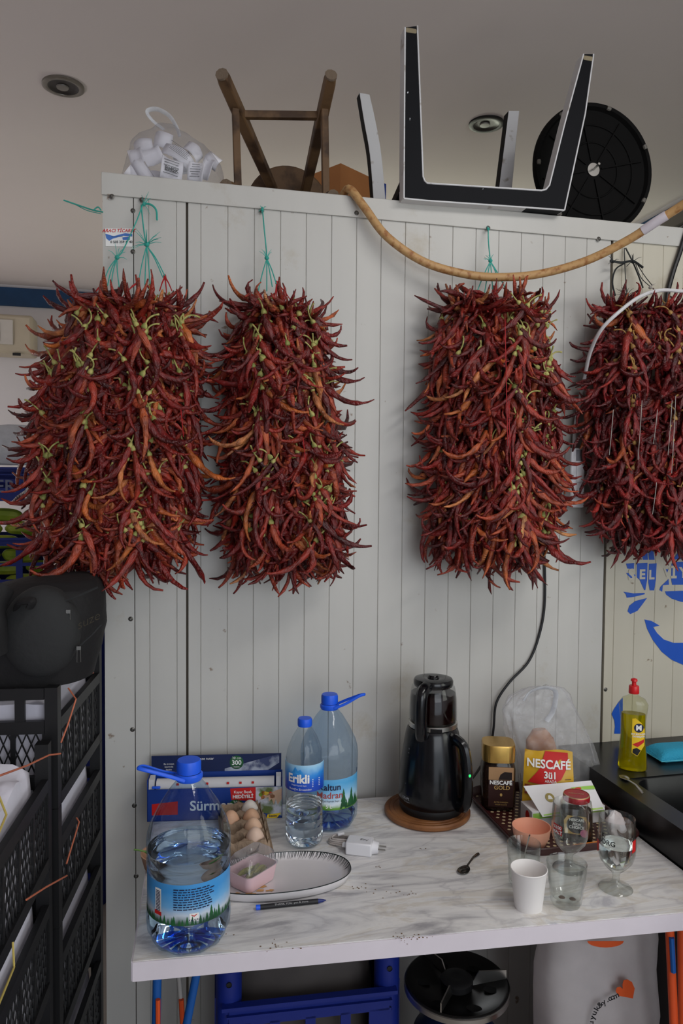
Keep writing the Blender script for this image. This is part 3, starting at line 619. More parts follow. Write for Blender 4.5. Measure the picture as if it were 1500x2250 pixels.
for x, yy in [(1048, 640), (1064, 645), (1082, 636), (1096, 618), (1110, 634)]: tw(b3, O3, [(1077, 574, yt), ((1077+x)/2, (574+yy)/2-3, yt), (x, yy, yt-.005)], .0014)
reds(b3, O3, 1083, 632, yt, [(1075, 665), (1084, 668), (1094, 662), (1100, 670)]); reds(b3, O3, 1046, 642, yt, [(1030, 668), (1042, 672), (1052, 668)]); reds(b3, O3, 1062, 648, yt, [(1056, 672), (1068, 674)])
# bunch 4: black twine
tw(b4, O4, [(1371, 545, W-.012), (1373, 600, W-.02), (1377, 650, yt)], .0013, mblt); tw(b4, O4, [(1374, 545, W-.012), (1388, 572, W-.02), (1400, 600, yk), (1412, 632, yt)], .0022, mblt)
tw(b4, O4, [(1372, 578, yk), (1352, 592, yt), (1345, 620, yt), (1351, 650, yt)], .0022, mblt); tw(b4, O4, [(1340, 573, yk), (1365, 577, yk), (1390, 574, yk), (1412, 588, yt)], .0032, mblt)
tw(b4, O4, [(1396, 580, yk), (1408, 610, yt), (1428, 630, yt)], .0012, mblt); tw(b4, O4, [(1398, 578, yk), (1415, 605, yt), (1433, 628, yt)], .0012, mblt)
knot(b4, O4, 1390, 575, yk, mblt, .006, 6, .028, 0, 12); knot(b4, O4, 1346, 575, yk, mblt, .005, 5, .02, 0, 13); knot(b4, O4, 1374, 652, yt-.01, mblt, .01, 14, .036, .1, 14); knot(b4, O4, 1428, 632, yt, mgry, .005, 6, .018, 0, 15)
for i, (x, y0, y1) in enumerate([(1343, 900, 1000), (1406, 880, 1010), (1440, 900, 975), (1472, 880, 1000), (1480, 870, 1040), (1438, 1060, 1130)]):
    tw(b4, O4, [(x+4, y0, 1.63), (x, (y0+y1)/2, 1.622), (x-5, y1, 1.63)], .0008, mgry, 'grey_thread')
# --- red cords seen between the stems
for root, O, x, y0, y1 in [(b3, O3, 1112, 700, 980), (b3, O3, 1120, 880, 1090), (b2, O2, 668, 960, 1010), (b1, O1, 400, 900, 960)]:
    tw(root, O, [(x-3, y0, 1.642), (x, (y0+y1)/2, 1.635), (x+3, y1, 1.642)], .001, mred, 'red_cord')
# ================================================================== counter table
def marble(name):
    m = bpy.data.materials.new(name); m.use_nodes = True; nt = m.node_tree; L = nt.links.new; b = nt.nodes['Principled BSDF']
    tc = nd(nt, 'ShaderNodeTexCoord'); mp = nd(nt, 'ShaderNodeMapping'); mp.inputs['Scale'].default_value = (1, 3.4, 1); mp.inputs['Rotation'].default_value = (0, 0, .3); L(tc.outputs['Object'], mp.inputs[0])
    n1 = nd(nt, 'ShaderNodeTexNoise'); n1.inputs['Scale'].default_value = 3.2; n1.inputs['Detail'].default_value = 8; n1.inputs['Roughness'].default_value = .62; n1.inputs['Distortion'].default_value = 1.1; L(mp.outputs[0], n1.inputs[0])
    r1 = ramp(nt, [(.33, lin((164, 162, 166))), (.42, lin((212, 210, 210))), (.5, lin((228, 226, 225))), (.55, lin((212, 206, 198))), (.6, lin((226, 225, 225))), (.68, lin((184, 183, 190)))]); L(n1.outputs[0], r1.inputs[0])
    n2 = nd(nt, 'ShaderNodeTexNoise'); n2.inputs['Scale'].default_value = 2.3; n2.inputs['Detail'].default_value = 7; n2.inputs['Distortion'].default_value = 2.2; L(mp.outputs[0], n2.inputs[0])
    r2 = ramp(nt, [(.44, (0, 0, 0, 1)), (.495, (.34,)*3+(1,)), (.52, (.1,)*3+(1,)), (.56, (0, 0, 0, 1))]); L(n2.outputs[0], r2.inputs[0])
    c = mixc(nt, r2.outputs[0], r1.outputs[0], lin((138, 134, 142)))
    n3 = nd(nt, 'ShaderNodeTexNoise'); n3.inputs['Scale'].default_value = 7; n3.inputs['Detail'].default_value = 10; n3.inputs['Roughness'].default_value = .8; L(tc.outputs['Object'], n3.inputs[0])
    r3 = ramp(nt, [(.66, (0, 0, 0, 1)), (.74, (.7,)*3+(1,))]); L(n3.outputs[0], r3.inputs[0]); c = mixc(nt, r3.outputs[0], c, lin((128, 114, 98)))
    L(c, b.inputs['Base Color']); b.inputs['Roughness'].default_value = .3; return m
mmar = marble('marble_laminate'); medge = mat('grey_edge_band', (222, 214, 222), .45, var=.06, vs=15)
fl = onz(291, 2112, T); fr_x = 1.058
def fy(x): return fl.y-.07*(x-fl.x)
def byy(x): return 1.83-.03*(x-.503)
tb = thing('counter_table', 'marble-topped counter table standing against the cold room wall', 'table', (.5, 1.55, 0)); O = V((.5, 1.55, 0))
TH = .035
blx = -.04
top = [V((fl.x, fl.y, T))-O, V((fr_x, fy(fr_x), T))-O, V((fr_x, byy(fr_x), T))-O, V((blx, byy(blx), T))-O]
MB().prism(top, (0, 0, -TH)).build('tabletop', mmar, tb, smooth=False)
d = (top[1]-top[0]).normalized(); nrm = V((d.y, -d.x, 0))
MB().prism([top[0]+V((0, 0, -.0015))+nrm*.0002, top[1]+V((0, 0, -.0015))+nrm*.0002, top[1]+V((0, 0, -TH))+nrm*.0002, top[0]+V((0, 0, -TH))+nrm*.0002], nrm*.002).build('front_edge_band', medge, tb, smooth=False)
d2 = (top[3]-top[0]).normalized(); n2 = V((-d2.y, d2.x, 0))
MB().prism([top[0]+V((0, 0, -.001))+n2*.0002, top[3]+V((0, 0, -.001))+n2*.0002, top[3]+V((0, 0, -TH))+n2*.0002, top[0]+V((0, 0, -TH))+n2*.0002], n2*.002).build('side_edge_band', medge, tb, smooth=False)
mlb = mat('blue_painted_leg', (20, 90, 170), .5, var=.2); mlo = mat('orange_painted_leg', (228, 86, 36), .5, var=.15); mlw = mat('white_painted_leg', (190, 186, 182), .5)
def leg(px0, py0, px1, py1, y, r, m, name='leg', z1=0.0):
    a = ony(px0, py0, y)-O; b = ony(px1, py1, y)-O; dd = (b-a)/(b.z-a.z); a = a+dd*((T-TH)-a.z); b = a+dd*(z1-a.z)
    return MB().tube([a, b], r, 10).build(name, m, tb)
l = leg(345, 2160, 343, 2250, 1.42, .0085, mlb); a_ = ony(347, 2196, 1.408)-O; MB().tube([a_, (a_.x-.002, a_.y, 0)], .0045, 8).build('orange_tape', mlo, l)
l = leg(394, 2160, 402, 2250, 1.7, .0055, mlw); a_ = ony(398, 2196, 1.693)-O; MB().tube([a_, a_+V((.01, 0, -.2))], .006, 8).build('orange_tape', mlo, l)
leg(428, 2158, 410, 2250, 1.45, .0085, mlb, 'leg')
l = leg(1471, 2050, 1480, 2250, 1.24, .0085, mlo); a_ = ony(1475, 2060, 1.231)-O; MB().tube([a_, a_+V((.006, 0, -.07))], .005, 8).build('blue_tape', mlb, l)
leg(1497, 2045, 1499, 2250, 1.27, .0085, mlo)
def ont(px, py, z=T): return onz(px, py, z)
Z = V((0, 0, 1))
# ------------------------------------------------------------------ water bottles
mpet = film('blue_tinted_pet', (228, 240, 251), .32, 0, .06, bump=.25, bs=16); mpetc = film('clear_pet', (244, 248, 251), .34, 0, .06, bump=.3, bs=22)
mwat = mat('jug_water', (232, 245, 254), 0, var=0, trans=1, ior=1.33)
def sky_label(name, stops):
    m = bpy.data.materials.new(name); m.use_nodes = True; nt = m.node_tree; L = nt.links.new; b = nt.nodes['Principled BSDF']
    tc = nd(nt, 'ShaderNodeTexCoord'); sp = nd(nt, 'ShaderNodeSeparateXYZ'); L(tc.outputs['Object'], sp.inputs[0])
    no = nd(nt, 'ShaderNodeTexNoise'); no.inputs['Scale'].default_value = 40; L(tc.outputs['Object'], no.inputs[0])
    ma = nd(nt, 'ShaderNodeMath', operation='MULTIPLY_ADD'); ma.inputs[1].default_value = .02; L(no.outputs[0], ma.inputs[0]); L(sp.outputs[2], ma.inputs[2])
    mr = nd(nt, 'ShaderNodeMapRange'); mr.inputs[1].default_value = stops[0]; mr.inputs[2].default_value = stops[1]; L(ma.outputs[0], mr.inputs[0])
    r = ramp(nt, stops[2]); L(mr.outputs[0], r.inputs[0]); L(r.outputs[0], b.inputs['Base Color']); b.inputs['Roughness'].default_value = .35; return m
def jug(name, label, loc, R, s, loop_ang, level, lab, rz):
    t = thing(name, label, 'water bottle', loc, rz, 'large water jugs with blue caps')
    H = .323*s
    P = [(0, .012), (R*.3, .008), (R*.62, .0), (R*.82, .004), (R*.95, .02), (R, .042), (R*.995, .055), (R*.97, .06), (R*.97, .135), (R*.995, .14), (R, .15), (R*.985, .156), (R, .163), (R, .18), (R*.98, .195), (R*.9, .213), (R*.7, .243), (R*.45, .272), (R*.3, .285), (R*.25, .29), (R*.25, .3)]
    P = [(r, z*s) for r, z in P]
    petal = lambda a, i: 1+(.03*math.cos(a*10) if i in (2, 3, 4) else (.012*math.cos(a*10) if i in (15, 16, 17) else 0))
    MB().lathe(P, 60, wob=petal).build('bottle_body', mpet, t, ang=60)
    # moulded star in the base
    mb = MB()
    for k in range(10):
        a = 2*PI*k/10; mb.tube([(R*.1*math.cos(a), R*.1*math.sin(a), .016), (R*.45*math.cos(a), R*.45*math.sin(a), .0105), (R*.78*math.cos(a), R*.78*math.sin(a), .005)], [.0022, .003, .0016], 6)
    mb.build('base_star', film('deep_blue_pet', (130, 178, 236), .3, 0, .05), t)
    if level:
        wp = [(0, .016)]+[(max(0, r-.0022), z+.002) for r, z in P[1:] if z < level]; wp += [(wp[-1][0], level), (0, level)]
        MB().lathe(wp, 60).build('water', mwat, t)
    MB().lathe([(R*.3, .287*s), (R*.33, .291*s), (R*.33, .297*s), (R*.29, .3*s)], 36).build('handle_collar', Mt['blue_cap'], t)
    lp = [(0, R*.3), (0, R*.55), (0, R*.95), (0, R*1.25), (0, R*1.2)]
    ca, sa = math.cos(loop_ang), math.sin(loop_ang); per = V((-sa, ca, 0)); dr = V((ca, sa, 0))
    up = .04
    loop = [dr*R*.2+per*R*.26, dr*R*.6+per*R*.2+Z*up*.35, dr*R*1.05+per*R*.12+Z*up*.7, dr*R*1.22+Z*up*.8, dr*R*1.05-per*R*.12+Z*up*.75, dr*R*.6-per*R*.2+Z*up*.3, dr*R*.2-per*R*.26]
    MB().tube([p+Z*.293*s for p in bez(loop, 5)], .0036, 8, flat=.6).build('handle_loop', Mt['blue_cap'], t)
    rib = lambda a, i: 1+(.02*math.cos(a*40) if i in (2, 3) else 0)
    cz = .3*s
    MB().lathe([(R*.27, cz+.0005), (R*.285, cz+.001), (R*.285, cz+.004), (R*.285, cz+.018), (R*.265, cz+.0225), (0, cz+.0232)], 80, wob=rib).build('cap', Mt['blue_cap'], t)
    return t
cJ = ont(415, 2056); sky1 = sky_label('mountain_label', (.06, .15, [(.0, lin((28, 52, 40))), (.16, lin((60, 90, 74))), (.3, lin((196, 208, 222))), (.5, lin((110, 176, 226))), (.75, lin((60, 148, 216))), (1, lin((70, 150, 214)))]))
def label_band(t, R, z0, z1, a0, a1, m, n=36, name='label'):
    vs = []
    for i in range(n+1):
        a = a0+(a1-a0)*i/n; vs += [(R*math.sin(a), -R*math.cos(a), z0), (R*math.sin(a), -R*math.cos(a), z1)]
    return MB().add(vs, [(2*i, 2*i+2, 2*i+3, 2*i+1) for i in range(n)]).build(name, m, t, fix=False)
def trees(R, z0, a0, a1, n, seed, hmin, hmax):
    r = random.Random(seed); mb = MB()
    for i in range(n):
        a = a0+(a1-a0)*(i+r.uniform(.1, .9))/n; h = r.uniform(hmin, hmax)*(1.6 if r.random() < .2 else 1); w = h*.2; f_ = cyl(R, a, z0)
        mb.poly([f_(-w, 0), f_(w, 0), f_(w*.55, h*.35), f_(w*.75, h*.35), f_(w*.3, h*.7), f_(w*.4, h*.7), f_(0, h), f_(-w*.4, h*.7), f_(-w*.3, h*.7), f_(-w*.75, h*.35), f_(-w*.55, h*.35)])
    return mb
RJ = .0745
jl = jug('water_jug', 'big blue-tinted water jug in front, half full, handle to the left', cJ, RJ, 1, PI+.35, .168, None, faceat(cJ))
lb = label_band(jl, RJ*.97+.0008, .062, .133, -1.9, 1.75, sky1)
trees(RJ*.97+.0013, .063, -1.6, 1.6, 34, 3, .008, .017).build('printed_trees', Mt['print_green'], lb, smooth=False)
mb = MB(); f_ = cyl(RJ*.97+.0013, -.78, .088); mb.poly([f_(-.007, -.008), f_(.007, -.008), f_(.007, .034), f_(-.007, .034)]); f_ = cyl(RJ*.97+.0013, .12, .073); mb.poly([f_(-.008, -.004), f_(.008, -.004), f_(.008, .01), f_(-.008, .01)]); mb.build('label_patches', Mt['print_white'], lb, smooth=False)
mb = MB(); f_ = cyl(RJ*.97+.0016, -.78, .088)
for k in range(14): mb.poly([f_(-.005, -.005+k*.0026), f_(.005, -.005+k*.0026), f_(.005, -.0036+k*.0026), f_(-.005, -.0036+k*.0026)])
mb.build('barcode', Mt['print_navy'], lb, smooth=False); mb = MB(); f_ = cyl(RJ*.97+.0016, .1, .102); r_ = random.Random(2)
for k in range(9):
    x = -.034
    while x < .03:
        w = r_.uniform(.003, .009); mb.poly([f_(x, .022-k*.0043), f_(x+w, .022-k*.0043), f_(x+w, .0238-k*.0043), f_(x, .0238-k*.0043)]); x += w+.0016
mb.build('label_print', Mt['print_navy'], lb, smooth=False)
put(MB(), text('KALTUN', .0045, .02), cyl(RJ*.97+.0016, .12, .0715)).build('maker_name', Mt['print_navy'], lb, smooth=False)
mb = MB(); f_ = cyl(RJ*.97+.0016, -.8, .076); mb.poly([f_(-.007, 0), f_(.009, -.001), f_(.009, .006), f_(-.007, .007)]); f_ = cyl(RJ*.97+.0016, .12, .077); mb.poly([f_(-.006, .004), f_(0, 0), f_(.006, .004), f_(.004, .004), f_(0, .002), f_(-.004, .004)]); mb.build('label_red_mark', Mt['print_red'], lb, smooth=False)

cK = ont(722, 1806); sky2 = sky_label('meadow_label', (.06, .145, [(.0, lin((40, 90, 30))), (.17, lin((110, 160, 60))), (.26, lin((214, 226, 234))), (.5, lin((150, 200, 232))), (.8, lin((80, 168, 222))), (1, lin((110, 180, 226)))]))
RK = .069
jk = jug('water_jug', 'big water jug by the wall with Madran label, handle to the right', cK, RK, .965, -.15, .03, None, faceat(cK))
lb = label_band(jk, RK*.97+.0008, .058, .13, -1.6, 1.8, sky2)
trees(RK*.97+.0013, .06, .5, 1.3, 9, 8, .02, .03).build('printed_trees', Mt['print_green'], lb, smooth=False)
put(MB(), text('Kaltun', .021, .02), cyl(RK*.97+.0016, .02, .112)).build('maker_name', Mt['print_navy'], lb, smooth=False)
mb = MB(); put(mb, text('Doğal Kaynak Suyu', .006), cyl(RK*.97+.0016, .02, .08)); mb.build('label_print', Mt['print_navy'], lb, smooth=False)
mb = MB(); put(mb, text('Madran', .021, .01), cyl(RK*.97+.0016, .03, .093)); mb.build('label_name', mat('brick_red_print', (176, 66, 62), .5), lb, smooth=False)
mb = MB(); put(mb, text('5 L', .012, .02), cyl(RK*.97+.0016, .0, .067)); mb.build('label_volume', Mt['print_white'], lb, smooth=False)

cE = ont(668, 1850); R = .0435
t = thing('water_bottle', 'clear one-and-a-half litre water bottle with blue and white label', 'water bottle', cE, faceat(cE)); 
P = [(0, .01), (R*.4, .006), (R*.7, 0), (R*.9, .006), (R, .022)]
z = .024
for k in range(5): P += [(R, z), (R*.965, z+.004), (R, z+.008), (R, z+.013)]; z += .0165
P += [(R*.98, .112), (R*.97, .16), (R, .168), (R, .19), (R*.9, .215), (R*.66, .243), (R*.4, .262), (R*.34, .266), (R*.34, .27)]
dent = lambda a, i: 1-(.1*max(0, math.cos(a-.2)) if i in (27, 28) else 0)+(.05*math.cos(6*a) if i in (2, 3) else 0)
MB().lathe(P, 48, wob=dent).build('bottle_body', mpetc, t, ang=70)
MB().lathe([(0, .014)]+[(r-.0018, z_+.001) for r, z_ in P[1:] if z_ < .09]+[(R-.002, .094), (0, .094)], 48).build('water', Mt['water'], t)
MB().lathe([(R*.36, .2685), (R*.37, .27), (R*.37, .283), (R*.34, .286), (0, .2865)], 60, wob=lambda a, i: 1+(.02*math.cos(30*a) if i in (1, 2) else 0)).build('cap', Mt['blue_cap'], t)
lbm = sky_label('snow_peak_label', (.145, .22, [(0, lin((16, 60, 170))), (.25, lin((20, 84, 200))), (.5, lin((46, 140, 224))), (.72, lin((150, 204, 238))), (1, lin((220, 232, 242)))]))
lb = label_band(t, R*.985+.001, .133, .193, -1.7, 1.45, lbm)
mb = MB(); f_ = cyl(R*.985+.0016, -.35, .17); mb.poly([f_(-.018, 0), f_(-.006, .019), f_(0, .01), f_(.006, .014), f_(.016, 0), f_(.009, .004), f_(.002, -.001), f_(-.006, .006)]); mb.build('label_peak', mat('sky_blue_print', (50, 150, 226), .5), lb, smooth=False)
mb = MB(); put(mb, text('Erikli', .026, .035), cyl(R*.985+.0018, -.33, .162)); put(mb, text("Uludağ'ın Zirvesinden", .0062), cyl(R*.985+.0016, -.25, .139)); put(mb, text('Doğal Kaynak Suyu', .0045), cyl(R*.985+.0016, -.3, .148))
f_ = cyl(R*.985+.0016, .62, .16)
for k in range(5): mb.poly([f_(-.01, -k*.004), f_(.011, -k*.004), f_(.011, -k*.004+.0012), f_(-.01, -k*.004+.0012)])
mb.build('label_print', Mt['print_white'], lb, smooth=False)

# ------------------------------------------------------------------ cling film box
pL = ont(323, 1806); pR = ont(620, 1797); dx = (pR-pL); dx.z = 0; wbx = dx.length; rzb = math.atan2(dx.y, dx.x)
t = thing('cling_film_box', 'open dark blue cling film box behind the egg carton', 'box', (pL+pR)/2, rzb); hw = wbx/2
mbb = mat('box_blue_print', (20, 58, 140), .45, var=.15); mnv = mat('box_navy_print', (20, 36, 82), .45, var=.2); mcd = mat('white_card', (216, 214, 216), .7)
hb = .078; db = .045
MB().box((0, .001, hb/2), (wbx, .002, hb)).box((-hw+.001, db/2, hb/2+.012), (.002, db, hb+.024)).box((hw-.001, db/2, hb/2+.012), (.002, db, hb+.024)).box((0, db-.001, hb/2+.012), (wbx, .002, hb+.024)).box((0, db/2, .001), (wbx, db, .002)).build('box_body', mbb, t, smooth=False)
MB().box((0, db+.0015, hb+.034), (wbx-.006, .0025, .062)).build('open_lid', mnv, t, smooth=False)
for s in (-1, 1): MB().prism([(s*(hw-.0035), .003, hb-.002), (s*(hw-.0035), .024, hb-.002), (s*(hw-.0035), .03, hb+.024), (s*(hw-.0035), .006, hb+.022)], (s*-.012, .0, 0)).build('side_flap', mcd, t, smooth=False)
mb = MB(); prof = [(.016*math.cos(2*PI*k/20), .016*math.sin(2*PI*k/20)) for k in range(20)]
mb.prism([(-hw+.02, .023+a, hb+.001+b) for a, b in prof], (wbx-.04, 0, 0)); ro = mb.build('film_roll', mcd, t)
MB().box((-hw+.022, -.002, hb+.006), (.02, .006, .006)).build('cutter_slide', Mt['blue_cap'], t, bevel=.002)
mb = MB()
for x in (-.09, -.02, .03, .06, .09): mb.box((x, .0065, hb+.009), (.006, .0012, .005))
mb.build('red_arrows', Mt['print_red'], ro)
fp = plane((0, -.0004, 0), (1, 0, 0), (0, 0, 1)); lp = plane((0, db-.0002, 0), (1, 0, 0), (0, 0, 1))
mb = MB().poly([fp(hw*.22, hb-.002), fp(hw*.6, hb), fp(hw*.6, hb-.034), fp(hw*.24, hb-.03)]); mb.build('red_panel', Mt['print_red'], t, smooth=False); MB().poly([fp(-hw*.93, hb*.55), fp(-hw*.55, hb*.62), fp(-hw*.55, hb*.2), fp(-hw*.93, hb*.2)]).build('red_panel', Mt['print_red'], t, smooth=False)
mb = MB().poly([fp(hw*.6, hb), fp(hw*.99, hb), fp(hw*.99, .006), fp(hw*.5, .02), fp(hw*.6, .035)]); mb.build('picture_panel', mat('food_picture', (196, 196, 206), .5, col2=(96, 110, 60), vs=26), t, smooth=False)
fq = plane((0, -.0008, 0), (1, 0, 0), (0, 0, 1))
mb = MB(); r_ = random.Random(4)
cols = [(206, 60, 40), (226, 186, 60), (120, 150, 50), (180, 110, 60)]
for k in range(9):
    c = (hw*.66+r_.uniform(0, .035), hb-.014-r_.uniform(0, .012)); mb.m += []; mb.add([fq(c[0]+.005*math.cos(j*PI/4), c[1]+.005*math.sin(j*PI/4)) for j in range(8)], [tuple(range(8))], k % 4)
mb.build('vegetable_picture', [mat('veg_print_%d' % i, c, .5) for i, c in enumerate(cols)], t, smooth=False, fix=False)
mb = MB().poly([fq(hw*.99, hb-.004), fq(hw*.99, hb-.03), fq(hw*.93, hb-.045), fq(hw*.9, hb-.03), fq(hw*.87, hb-.044), fq(hw*.84, hb-.03), fq(hw*.8, hb-.036), fq(hw*.79, hb-.025), fq(hw*.64, hb-.034), fq(hw*.8, hb-.016)]); mb.build('hand_picture', mat('skin_print', (206, 168, 140), .5), t, smooth=False)
mb = MB(); put(mb, text('Kayar Bıçak', .0092, .01), lambda u, v: fq(u+hw*.41, v+hb-.011)); put(mb, text('HEDİYELİ', .0112, .04), lambda u, v: fq(u+hw*.41, v+hb-.0225)); put(mb, text('Sürmen', .034, .02), lambda u, v: fq(u-hw*.05, v+.035)); put(mb, text('30', .012), lambda u, v: fq(u+hw*.3, v+.041)); mb.build('front_lettering', Mt['print_white'], t, smooth=False)
lq = plane((0, db-.0004, 0), (1, 0, 0), (0, 0, 1))
MB().add([fp(hw*.31+.017*math.cos(j*PI/12), .036+.013*math.sin(j*PI/12)) for j in range(24)], [tuple(range(24))]).build('green_disc', Mt['print_green'], t, smooth=False)
MB().add([lq(hw*.3+.017*math.cos(j*PI/12), hb+.045+.017*math.sin(j*PI/12)) for j in range(24)], [tuple(range(24))]).build('green_disc', Mt['print_green'], t, smooth=False)
mb = MB().poly([lq(hw*.12, hb+.016), lq(hw*.12, hb+.03), lq(hw*.95, hb+.064), lq(hw*.95, hb+.042), lq(hw*.7, hb+.016)]); mb.build('lid_picture', mat('lid_picture', (170, 176, 190), .45, col2=(60, 70, 110), vs=30), t, smooth=False)
lr = plane((0, db-.0008, 0), (1, 0, 0), (0, 0, 1))
mb = MB(); put(mb, text('30 cm', .009), lambda u, v: lr(u+hw*.3, v+hb+.056)); put(mb, text('300', .016, .02), lambda u, v: lr(u+hw*.3, v+hb+.044)); put(mb, text('metre', .006), lambda u, v: lr(u+hw*.3, v+hb+.034)); mb.build('lid_lettering', Mt['print_white'], t, smooth=False)
mb = MB(); put(mb, text('plaze tutar', .0095), lambda u, v: lr(u-hw*.17, v+hb+.056)); mb.build('lid_slogan', Mt['print_white'], t, smooth=False)
mb = MB()
for k in range(3): put(mb, text(['Bu ürünün', 'üzerinde', 'kesim'][k], .006), lambda u, v: lr(u-hw*.72, v+hb+.045-k*.007))
mb.build('lid_small_print', Mt['print_white'], t, smooth=False)
mb = MB().poly([fq(hw*.78, .01), fq(hw*.98, .013), fq(hw*.92, -.0+.001), fq(hw*.76, .001)]); yl = mb.build('yellow_tag', Mt['print_yellow'], t, smooth=False)
mb = MB(); put(mb, text('kesim', .0085, .02), lambda u, v: fq(u+hw*.86, v+.0063)+V((0, -.0004, 0))); mb.build('tag_lettering', Mt['print_navy'], yl, smooth=False)

# ------------------------------------------------------------------ egg carton and eggs
mpulp = mat('grey_brown_pulp', (158, 136, 114), .9, bump=.7, bs=120, var=.15)
ca_, cb_ = ont(597, 1893), ont(575, 1760)
eR = [ont(560, 1884), ont(554, 1853), ont(549, 1825), ont(545, 1799)]
axis = (eR[3]-eR[0]); axis.z = 0; axis.normalize(); per = V((axis.y, -axis.x, 0)); pit = .047
o0 = eR[0]; nrow = 5.35
t = thing('egg_carton', 'grey-brown pulp egg carton between the cling film box and the plate', 'egg carton', o0-axis*pit); O = o0-axis*pit
def ct(i, j): return axis*pit*(j)+per*pit*(i)      # cup column i (0 = right of camera eggs), row j
lo_i, hi_i = -1.5, .85
mb = MB(); nx, ny = 42, 66; vs = []
for a in range(nx+1):
    for b in range(ny+1):
        u = lo_i+(hi_i-lo_i)*a/nx; v = -.62+(nrow-1.2+.62)*b/ny
        cu, cv = u-round(u), v-round(v); dd = min(1, math.hypot(cu, cv)/.5)
        z = .012+.022*dd**2+.016*max(0, dd-.75)/.25
        if u > .5: z = .012+.03*max(0, 1-abs(u-.56)/.1)+(.012 if abs(v-round(v)) > .4 else 0)
        e = min(u-lo_i, hi_i-u, v+.62, nrow-1.2-v)
        if e < .06: z = .010
        vs.append(axis*pit*(v+1)+per*pit*u+Z*z)
mb.add(vs, [(a*(ny+1)+b, (a+1)*(ny+1)+b, (a+1)*(ny+1)+b+1, a*(ny+1)+b+1) for a in range(nx) for b in range(ny)])
o = mb.build('cup_tray', mpulp, t, fix=False, ang=80); s = o.modifiers.new('thick', 'SOLIDIFY'); s.thickness = .003; s.offset = -1
mb = MB()
for u in (lo_i+.01, hi_i-.01): mb.box(axis*pit*((nrow-1.82)/2+1)+per*pit*u+Z*.0055, (.003, pit*(nrow-.58), .011), M.Rotation(math.atan2(axis.y, axis.x)-PI/2, 3, 'Z'))
mb.build('rim', mpulp, t)
def egg(c, col, lab, tilt=0, i=0):
    prof = [(0, -.0285)]+[(.0212*math.cos(a)*(1-.12*math.sin(a)), .0285*math.sin(a)) for a in [(-.48+.096*k)*PI for k in range(1, 10)]]+[(0, .0285)]
    mb = MB().lathe(prof, 24); rot = M.Rotation(tilt, 3, axis); mb.v = [tuple(rot @ V(p)) for p in mb.v]
    tag(mb.build('egg', mat('eggshell_%d' % i, col, .55, var=.08, vs=60, bump=.05, bs=300), loc=c+Z*.0385, ang=180), lab, 'egg', 'eggs in the pulp carton')
for i, (c, col, lab) in enumerate([(eR[0], (222, 192, 172), 'pale pinkish egg nearest the camera in the pulp carton'), (O+ct(0, 2), (216, 178, 150), 'beige egg second from the front in the pulp carton row'), (O+ct(0, 3), (210, 166, 134), 'tan egg third from the front in the pulp carton row'), (O+ct(0, 4), (226, 216, 206), 'white egg at the back of the pulp carton against the box'), (O+ct(-1, 2.98), (212, 168, 138), 'light brown egg half hidden beside the big water jug')]):
    egg(c, col, lab, 0, i)

# ------------------------------------------------------------------ oval plate, pickle box, pen
mpl = mat('glazed_white_ceramic', (216, 212, 214), .22, var=.05, vs=6, coat=.3); mrim = mat('black_green_glaze', (20, 32, 32), .25)
pa = ont(480, 1945); pc = (ont(772, 1922)+ont(440, 1955))/2; pc = ont(612, 1936)
hwp = (ont(772, 1926)-pc).length; hdp = .079
t = thing('oval_plate', 'white oval plate with black feathered rim', 'plate', (pc.x, pc.y, T), -.02)
def ova(s, a):
    ca, sa = math.cos(a), math.sin(a);
    qq = (abs(ca)**2.25+abs(sa)**2.25)**(-1/2.25); return hwp*s*ca*qq, hdp*s*sa*qq
def oval(s, z, n=72): return [ova(s, 2*PI*k/n)+(z,) for k in range(n)]
rings = [(.9, .0), (.965, .004), (1, .019), (.995, .021), (.985, .0195), (.93, .008), (.86, .0055), (.0001, .0055)]
def loft(rings, mats_i, n=72):
    mb = MB(); vs = []
    for s, z in rings: vs += oval(s, z, n)
    for i in range(len(rings)-1): mb.f += [(i*n+j, i*n+(j+1) % n, (i+1)*n+(j+1) % n, (i+1)*n+j) for j in range(n)]; mb.m += [mats_i[i]]*n
    mb.v = vs; mb.f.append(tuple(range(n))[::-1]); mb.m.append(0); return mb
loft(rings, [0, 0, 1, 1, 0, 0, 0]).build('plate_body', [mpl, mrim], t, ang=70)
mb = MB(); r_ = random.Random(9); n = 230
for k in range(n):
    a = 2*PI*(k+r_.random())/n
    if not (-.55 < a < 2.9 or a > 5.9): continue
    L_ = r_.uniform(.05, .12)*(1 if 0 < a < 2.6 else .5); ca, sa = math.cos(a), math.sin(a); qq = (abs(ca)**3+abs(sa)**2.6)**(-1/2.8); e = .007
    def pp(s, da):
        zz = .0197 if s > .98 else .0085+(s-.93)/.055*.0115 if s > .93 else .0062+max(0, s-.86)/.07*.0022
        return ova(s, a+da)+(zz+.0005,)
    mb.poly([pp(.986, -e), pp(.986, e), pp(.95, e*.7), pp(.985-L_, .002), pp(.95, -e*.6)])
mb.build('feathered_strokes', mrim, t, smooth=False, fix=False)
mb = MB(); r_ = random.Random(3)
for k in range(7): c = (-.11+r_.uniform(0, .09), -.045+r_.uniform(-.015, .02)); mb.add([(c[0]+r_.uniform(.004, .012)*math.cos(j*PI/5), c[1]+r_.uniform(.002, .006)*math.sin(j*PI/5), .0061) for j in range(10)], [tuple(range(10))])
mb.build('food_stain', mat('orange_sauce_stain', (196, 150, 90), .4), t, smooth=False)
kb = [ont(512, 1938, T+.008), ont(548, 1972, T+.008), ont(606, 1935, T+.008)]
cx_ = (kb[0]+kb[2])/2; fa = math.atan2(kb[2].y-kb[1].y, kb[2].x-kb[1].x)
